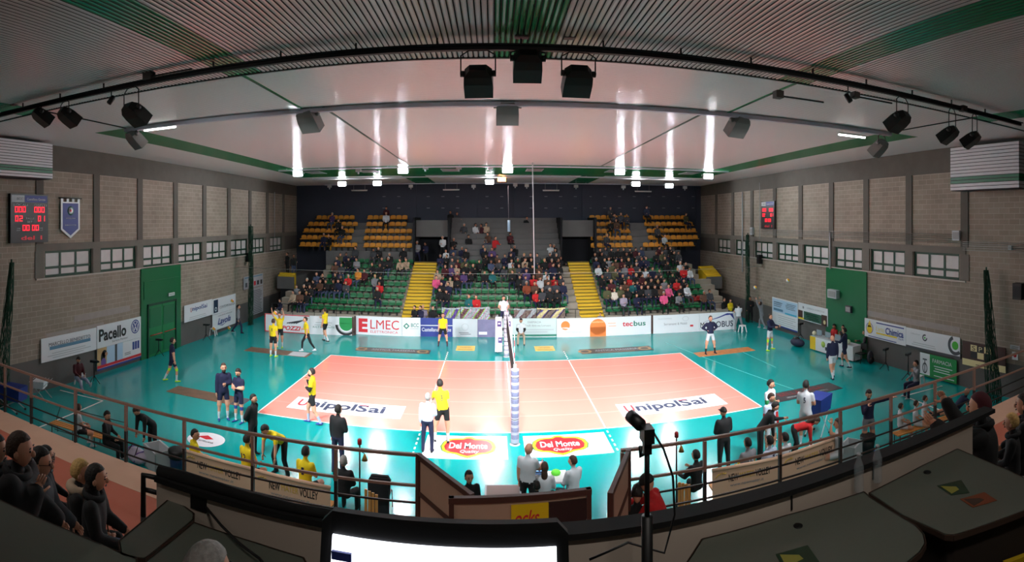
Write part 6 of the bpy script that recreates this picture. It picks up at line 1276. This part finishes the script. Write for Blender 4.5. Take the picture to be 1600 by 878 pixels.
# umpires
Pn('umpire in white shirt standing on the padded stand', (0, 0), 180, 'white', 'navy', shoe='black', bottoms='long', arms=('rest', 'rest'), look=(0, 1, -.3), hair='black', h=1.78, x3=(-.12, 11.0, 1.2), build_=1.1)
Pn('official in white shirt with black forearms sitting before the pale board', (814, 498), 182, 'white', 'beige', shoe='black', arm='black', sleeve='cover', bottoms='long', arms=('lap', 'lap'), look=(0, .8, -.4), hair='black', h=1.8, **sit)
# door side, along the wall
Pn('person in grey hoodie and dark jeans walking below the handwritten sign', (372, 520), 70, 'grey', 'navy', shoe='black', sleeve='long', bottoms='long', legs='stride', arms=('down', 'down'), hair='black', h=1.8)
Pn('person in maroon top and pale jeans on a stool, legs stretched', (124, 559), 105, 'maroon', 'paleblue', shoe='white', sleeve='long', bottoms='long', legs='sitout', mode='head', arms=('lap', 'lap'), look=(0, .7, -.7), hair='black', h=1.75)
Pn('person in white top and dark shorts sitting on the door-side bench', (123, 631), 30, 'white', 'black', shoe='white', arms=('lap', 'lap'), look=(-.5, .7, 0), hair='brown', h=1.65, **sit)
Pn('dark-haired man in black sitting on the door-side bench', (169, 643), 70, 'black', 'black', shoe='white', sleeve='long', bottoms='long', arms=('lap', 'lap'), look=(.3, .8, -.3), hair='black', h=1.78, **sit)
Pn('person in black and yellow jacket bending over the striped bag', (238, 712), 200, 'black', 'black', shoe='black', sleeve='long', bottoms='long', lean=(0, .75, .6), arms=('hang', 'hang'), look=(0, .6, -.8), hair='brown', h=1.8)
# at the stair opening, on a landing
b = MB(); b.bb(1.35, 2.7, -10.19, -9.0, 0, 1.62, m_conc); b.build('floor_landing', kind='structure')
Pn('person in red jacket and black hat bent towards a companion on the landing', (1006, 742), 300, 'red', 'black', shoe='black', sleeve='long', bottoms='long', lean=(0, .35, .9), arms=('reach', 'fwd'), look=(-.3, .8, -.3), hair='black', style='cap', h=1.78, z0=1.62, mode='head', build_=1.15)
Pn('person in black and white jacket looking down on the landing', (996, 757), 20, 'black', 'black', shoe='black', sleeve='long', bottoms='long', arms=('fold', 'fold'), look=(0, .8, -.5), hair='black', h=1.6, z0=1.62, mode='head', build_=1.15)
# spectators right in front, on the lower tiers
ft = dict(sleeve='long', bottoms='long', vox=.022)
def near(label, u, v, r, face, z=None, **kw):
    """seated or standing so that the top of the head is seen at u, v at distance r"""
    legs = kw.pop('legs', 'sit'); me_top = kw.pop('top', 'black'); q = onr(u, v, r)
    kw2 = dict(ft); kw2.update(kw); o, i = Pn(label, (0, 0), face, me_top, kw2.pop('bot', 'black'), shoe='black', x3=(0, 0, 0), legs=legs, **kw2)
    R3 = Matrix.Rotation(o.rotation_euler.z, 3, 'Z'); tp = R3 @ (i['head'] + i['R'] @ Vector((0, 0, .12 * i['s']))); o.location = q - tp
    b = MB(); sc_ = i['s']; up, fw = i['up'], i['fw']; rt = Vector((1, 0, 0)); nc = i['chest'] + up * .2 * sc_; N2 = 16
    ring = [nc + rt * math.cos(2 * PI * a / N2) * .1 * sc_ + fw * math.sin(2 * PI * a / N2) * .095 * sc_ + up * (.025 * math.sin(-2 * PI * a / N2) * sc_) for a in range(N2)]
    fur = 'fur' in label; b.tube(ring, (.055 if fur else .034) * sc_, C('beige') if fur else C(me_top), 8, False, True); b.build('collar', parent=o)
    if 'glasses' in label:
        b = MB(); h_, R_h = i['head'], i['R']; k_ = sc_ * 1.1
        for s2 in (-1, 1): b.tube([h_ + R_h @ (Vector((s2 * .034 + .024 * math.cos(a * PI / 6), .104, .012 + .019 * math.sin(a * PI / 6))) * k_) for a in range(12)], .0025, K_, 5, False, True); b.tube([h_ + R_h @ (Vector((s2 * .058, .1, .014)) * k_), h_ + R_h @ (Vector((s2 * .082, 0, .012)) * k_)], .0025, K_, 5)
        b.build('glasses', parent=o)
    return o, i
near('older bald-fronted man in black coat with a hand at his mouth, door-side tier', 32, 680, 4.5, 60, arms=('chin', 'lap'), hair='brown', h=1.85, build_=1.5, sleeve='long')
near('man in glasses and dark jacket seated in front of the bald-fronted man', 64, 703, 4.9, 60, arms=('lap', 'lap'), hair='black', h=1.75, build_=1.2, top='dgrey')
near('child in dark jacket seated beyond the man in glasses', 72, 699, 6.2, 50, arms=('lap', 'lap'), hair='black', h=1.5)
near('blonde woman in dark coat with fur collar seated on the tier', 127, 721, 5.6, 55, arms=('lap', 'lap'), hair='blond', h=1.68, build_=1.15)
near('dark-haired woman in black jacket and jeans seated by the green seats', 151, 729, 5.3, 60, arms=('lap', 'lap'), hair='black', style='long', h=1.68, bot='jeans', build_=1.1)
near('person in black partly cut by the picture edge behind the older man', -6, 682, 5.0, 60, arms=('lap', 'lap'), hair='black', h=1.75, build_=1.2)
near('bald-headed person below the press desk, only the crown in view', 325, 858, 2.2, 20, hair='grey', arms=('lap', 'lap'), h=1.75, z=0)
o, i_ = near('person in dark red beanie and black coat waving both hands beyond the parapet', 1530, 617, 5.3, 330, legs='stand', arms=(((.2, .75, -.1), (-.1, .5, .85)), ((.8, .9, .2), (.5, .55, .7))), hair='maroon', h=1.82, build_=1.35)
near('blond child in the shade next to the person in beanie', 1580, 648, 6.3, 330, arms=('lap', 'lap'), hair='blond', h=1.4)
near('person in black at the picture edge beside the blond child', 1600, 617, 6.6, 330, arms=('lap', 'lap'), hair='black', style='long', h=1.75, build_=1.2)
# ------------------------------------------------------------------ spectators and seats of the grandstand
rnd = random.Random(11)
lo = dict(vox=.05, detail=False, sleeve='long', bottoms='long')
CV = []
for kw in (dict(legs='sit', arms=('lap', 'lap'), build_=1.15), dict(legs='sit', arms=('fold', 'fold'), build_=1.2, look=(.4, .9, 0)), dict(legs='sit', arms=('lap', 'chin'), lean=(0, .25, 1), build_=1.1), dict(legs='sit', arms=('rest', 'lap'), look=(-.5, .8, -.1), build_=1.2),
           dict(legs='sit', arms=('lap', 'lap'), lean=(.1, .1, 1), look=(-.2, .9, -.3), hairlow=True, build_=1.05), dict(legs='sit', arms=('fold', 'lap'), hairlow=True, look=(.3, .9, .1), build_=1.1)):
    kw.update(lo); CV.append(body(**kw)[0])
SV = []
for kw in (dict(legs='stand', arms=('down', 'fold'), build_=1.15), dict(legs='wide', arms=('fold', 'fold'), build_=1.2, look=(.4, .9, 0)), dict(legs='walk', arms=('down', 'fwd'), build_=1.1)):
    kw.update(lo); SV.append(body(**kw)[0])
PAL = ['black'] * 52 + ['dgrey'] * 16 + ['navy'] * 13 + ['maroon'] * 6 + ['brown'] * 6 + ['jeans'] * 4 + ['olive'] * 4 + ['grey'] * 5 + ['red'] * 2 + ['white'] * 4 + ['violet'] * 3 + ['beige'] * 3 + ['teal'] * 2
BOTP = ['black'] * 5 + ['navy'] * 4 + ['jeans'] * 5 + ['dgrey'] * 2
CN = {'lblue': 'pale blue', 'dgrey': 'charcoal', 'navy': 'navy', 'jeans': 'denim', 'lilac': 'mauve', 'paleblue': 'pale blue'}
SPOT = [(627, 473, 'white'), (590, 447, 'red'), (564, 436, 'orange'), (1025, 466, 'pink'), (952, 488, 'magenta'), (938, 454, 'olive'), (978, 463, 'orange'), (1072, 431, 'red'), (840, 442, 'white'), (826, 455, 'rust'), (869, 433, 'red'), (1006, 425, 'white'), (963, 450, 'maroon'), (958, 463, 'cream'), (1008, 487, 'cream'), (610, 428, 'lblue'), (677, 437, 'pink'), (742, 358, 'white'), (610, 330, 'maroon'), (600, 335, 'white'), (735, 478, 'teal'), (745, 478, 'red'), (463, 475, 'beige'), (1047, 450, 'pink'), (1120, 478, 'rust'), (968, 478, 'lilac')]
def px(x, y, z): r = math.hypot(x - CX, y - CY); return U0 + F * (math.atan2(x - CX, y - CY) - YAW), V0 + F * (H - z) / r
hairs = ['black'] * 5 + ['brown'] * 5 + ['blond'] + ['grey'] * 2
used_labels = {}
def crowd_person(src, loc, face, col, bot, label, group, sc=1.0):
    o = bpy.data.objects.new('person', src); COL.objects.link(o); o.location = loc; o.rotation_euler = (0, 0, -math.radians(face)); o.scale = (sc,) * 3
    for i, m in enumerate((rnd.choice((SKIN, SKIN, SKIN2)), C(col), C(bot), C('black'), C('black'), C(col), HAIR[rnd.choice(hairs)])):
        o.material_slots[i].link = 'OBJECT'; o.material_slots[i].material = m
    tag(o, label, 'person', group); return o
DEN = {('green', 0): {0: [(415, 482, .9)], 1: [(420, 488, .9), (590, 640, .65)], 2: [(432, 545, .85), (585, 625, .35)], 3: [(440, 560, .65), (583, 600, .9)], 4: [(470, 545, .15), (556, 574, .8)], 5: [(500, 545, .5), (575, 600, .3)], 6: [(515, 560, .45), (595, 645, .85)], 7: [(505, 545, .35), (600, 610, .5)], 8: [(480, 520, .6), (540, 560, .5), (575, 600, .5), (630, 645, .5)]},
       ('green', 1): {0: [(716, 775, .55)], 1: [(680, 705, .9), (828, 880, .8)], 2: [(680, 705, .8), (800, 890, .8)], 3: [(680, 735, .75), (800, 880, .8)], 4: [(680, 890, .6)], 5: [(680, 890, .6)], 6: [(680, 890, .65)], 7: [(680, 890, .65)], 8: [(680, 800, .6), (800, 890, .4)]},
       ('green', 2): {0: [(940, 1045, .7), (1058, 1072, .9), (1095, 1120, .6)], 1: [(935, 1045, .8), (1058, 1075, .8)], 2: [(930, 1048, .75), (1058, 1075, .7)], 3: [(925, 1060, .7)], 4: [(925, 1085, .65)], 5: [(920, 1000, .75), (1030, 1085, .6)], 6: [(918, 1090, .6)], 7: [(915, 950, .8), (970, 1090, .65)], 8: [(915, 1090, .8)]},
       ('amber', 0): {0: [(500, 540, .5)], 1: [(508, 545, .45)], 2: [(500, 530, .5)], 3: [(505, 520, .3)]}, ('amber', 1): {4: [(588, 612, .8)], 3: [(598, 612, .5)], 0: [(590, 600, .5)], 1: [(600, 605, .5)]},
       ('amber', 2): {0: [(930, 990, .35)], 1: [(930, 975, .55)], 2: [(945, 990, .3)], 3: [(955, 990, .4)], 4: [(950, 975, .3)]}, ('amber', 3): {0: [(1015, 1062, .45)], 1: [(1008, 1030, .4)], 3: [(1060, 1080, .6)], 4: [(1006, 1035, .4)]}}
BLK = {('green', 0): SIDE[0], ('green', 1): SIDE[1], ('green', 2): SIDE[2], ('amber', 0): 'upper block by the door-side wall', ('amber', 1): 'upper block left of the door-side passage'.replace('left of', 'beside'), ('amber', 2): 'upper block beside the scoreboard-side passage', ('amber', 3): 'upper block by the scoreboard-side wall'}
occ, free = [], []
for st in SEATS:
    kind, k, i, s_, x, y, z = st; u, v = px(x, y, z + .7); d = 0
    for a, c, q in DEN.get((kind, k), {}).get(i, []):
        if a <= u <= c: d = q
    (occ if rnd.random() < d else free).append((st, u, v))
want = {}
for (u, v, c) in SPOT:
    best = min(range(len(occ)), key=lambda n: (occ[n][1] - u) ** 2 + 2 * (occ[n][2] - 6 - v) ** 2)
    if (occ[best][1] - u) ** 2 + (occ[best][2] - 6 - v) ** 2 < 200: want[best] = c
for n, (st, u, v) in enumerate(occ):
    kind, k, i, s_, x, y, z = st; col = want.get(n) or rnd.choice(PAL)
    lab = 'spectator in %s, %s %s row, %s seat %s, %s' % (CN.get(col, col), ORD[i], kind, ORD[s_], 'from the yellow stairs' if kind == 'green' else 'along', BLK[(kind, k)])
    crowd_person(rnd.choice(CV), (x + rnd.uniform(-.05, .05), y - .02, z - .03), 180 + rnd.uniform(-25, 25), col, rnd.choice(BOTP), lab, 'seated spectators', rnd.uniform(.9, 1.03))
# people on the bare steps, the stairs and the platforms: seen head position, depth, standing or not
MID = [(704, 330, 24.9, 1, 'black', 'pair standing at the top of the bare steps, nearer the passage'), (714, 332, 24.9, 1, 'dgrey', 'pair standing at the top of the bare steps, nearer the rope'), (725, 352, 23.7, 0, 'dgrey', 'sitting high on the bare steps beside the one in white'), (743, 352, 23.7, 0, 'white', 'sitting high in the middle of the bare steps'), (752, 353, 23.7, 0, 'maroon', 'sitting high on the bare steps, by the one in white'), (761, 351, 23.7, 0, 'beige', 'sitting high on the bare steps behind the blue sleeve rope'),
       (692, 369, 22.2, 1, 'white', 'walking at the edge of the bare steps above the green seats'), (709, 375, 22.4, 0, 'black', 'sitting midway on the bare steps, passage side'), (733, 370, 22.8, 0, 'black', 'sitting midway on the bare steps below the one in white'), (708, 388, 21.6, 0, 'jeans', 'sitting low on the bare steps, passage side'), (720, 388, 21.6, 0, 'navy', 'sitting low on the bare steps next to the one in denim'), (755, 383, 21.7, 1, 'navy', 'standing low on the bare steps near the rope'), (764, 366, 22.8, 0, 'brown', 'sitting midway on the bare steps near the rope'), (774, 370, 22.4, 1, 'red', 'standing midway on the bare steps behind the umpire'),
       (823, 339, 24.6, 1, 'black', 'standing alone high on the bare steps past the white rope'), (797, 366, 22.8, 0, 'maroon', 'sitting midway on the bare steps under the blue sleeve'), (806, 386, 21.8, 0, 'black', 'sitting low on the bare steps between the two ropes'), (860, 381, 21.9, 1, 'white', 'walking down the bare steps toward the scoreboard-side passage'), (866, 382, 22.0, 1, 'black', 'walking on the bare steps just behind the one in white'), (876, 401, 21.4, 1, 'black', 'standing at the end of the top green row by the passage'),
       (652, 377, 22.3, 1, 'grey', 'standing in the mouth of the door-side passage'), (665, 379, 22.9, 1, 'navy', 'standing inside the door-side passage'), (648, 470, 14.95, 1, 'black', 'standing on the lowest yellow stairs, dark top'), (657, 473, 14.9, 1, 'navy', 'standing on the lowest yellow stairs in front of two others'), (661, 464, 15.3, 1, 'lilac', 'standing on the lowest yellow stairs behind two in dark'), (676, 462, 15.0, 1, 'black', 'standing beside the lowest yellow stairs next to the banner'),
       (449, 395, 20.1, 1, 'black', 'standing on the corner landing, door side, nearer the wall'), (459, 398, 20.2, 1, 'black', 'standing on the corner landing, door side, nearer the seats'), (938, 489, 14.95, 1, 'grey', 'child standing at the foot of the scoreboard-side yellow stairs'), (1141, 468, 15.3, 1, 'yellow', 'standing behind the board end in a bright bib'), (1131, 466, 15.5, 1, 'black', 'standing behind the board end beside the bright bib'), (1172, 463, 15.0, 1, 'black', 'standing in the corner behind the board end, dark clothes'), (1111, 472, 15.6, 1, 'black', 'standing at the corner end of the lowest green row'), (438, 463, 15.4, 1, 'navy', 'standing at the door-side end of the stand behind the red-edged board')]
for n, (u, v, y, stn, col, lab) in enumerate(MID):
    p = ony(u, v, y); hgt = 1.74 if stn else 1.26; sc = 1.0
    if 'child' in lab: sc = .7
    if y < 15.6 and u > 1100 or u == 438 or u in (648, 657, 661, 676): sc = min(1.0, max(.7, p.z / 1.74)); p.z = 1.74 * sc
    o = crowd_person(rnd.choice(SV if stn else CV), (p.x, p.y, p.z - hgt * sc), 180 + rnd.uniform(-40, 40), col, rnd.choice(BOTP), 'person in %s %s' % (CN.get(col, col), lab), 'people on the steps of the stand', sc)
# seats nobody sits on, one object each; the rest (covered by people) are one object
free.sort(key=lambda t: (t[0][5], t[0][4])); cnt = {'green': 0, 'amber': 0}; rest = [t for t in occ]
for t in free:
    kind, k, i, s_, x, y, z = t[0]
    if cnt[kind] >= 298: rest.append(t); continue
    cnt[kind] += 1; me = SEATM[kind] if not (kind == 'green' and k == 2 and i == 1 and 1082 < t[1] < 1096) else SEATM['red']
    o = bpy.data.objects.new('stadium_seat', me); COL.objects.link(o); o.location = (x, y, z); o.rotation_euler = (0, 0, PI)
    o.rotation_euler.z = 0
    tag(o, 'empty %s seat in the %s row, %s %s, %s' % (kind if me is not SEATM['red'] else 'dark red', ORD[i], ORD[s_], 'seat from the yellow stairs' if kind == 'green' else 'seat along', BLK[(kind, k)]), 'seat', 'empty %s seats' % kind)
for kind in ('green', 'amber'):
    b = MB(); src = SEATM[kind]; vv = [v.co.copy() for v in src.vertices]; ff = [tuple(p.vertices) for p in src.polygons]
    for t in rest:
        if t[0][0] == kind: b.add([v + Vector(t[0][4:7]) for v in vv], ff, src.materials[0], True)
    if b.v: b.build('stadium_seats', label='%s plastic seats under the seated spectators' % kind, cat='seat', kind='stuff', loc=(0, 18 if kind == 'green' else 23, 0), fixn=False)
# green seats on the near lower tiers, beside the seated spectators there
GL = [onz(u, v, 3.2) for u, v in ((212, 772), (222, 800), (205, 805), (188, 790), (236, 822), (200, 760), (215, 835), (175, 775), (240, 850))]
for n in range(9):
    k = n % 3; j = n // 3; o = bpy.data.objects.new('stadium_seat', SEATM['green']); COL.objects.link(o); o.location = (-3.3 - .5 * k, -12.85 - .75 * j, 2.75 + .38 * j); o.rotation_euler = (0, 0, PI)
    tag(o, 'empty green seat on the near tiers, %s row up, %s from the balcony rail' % (ORD[j], ORD[k]), 'seat', 'green seats on the near tiers')
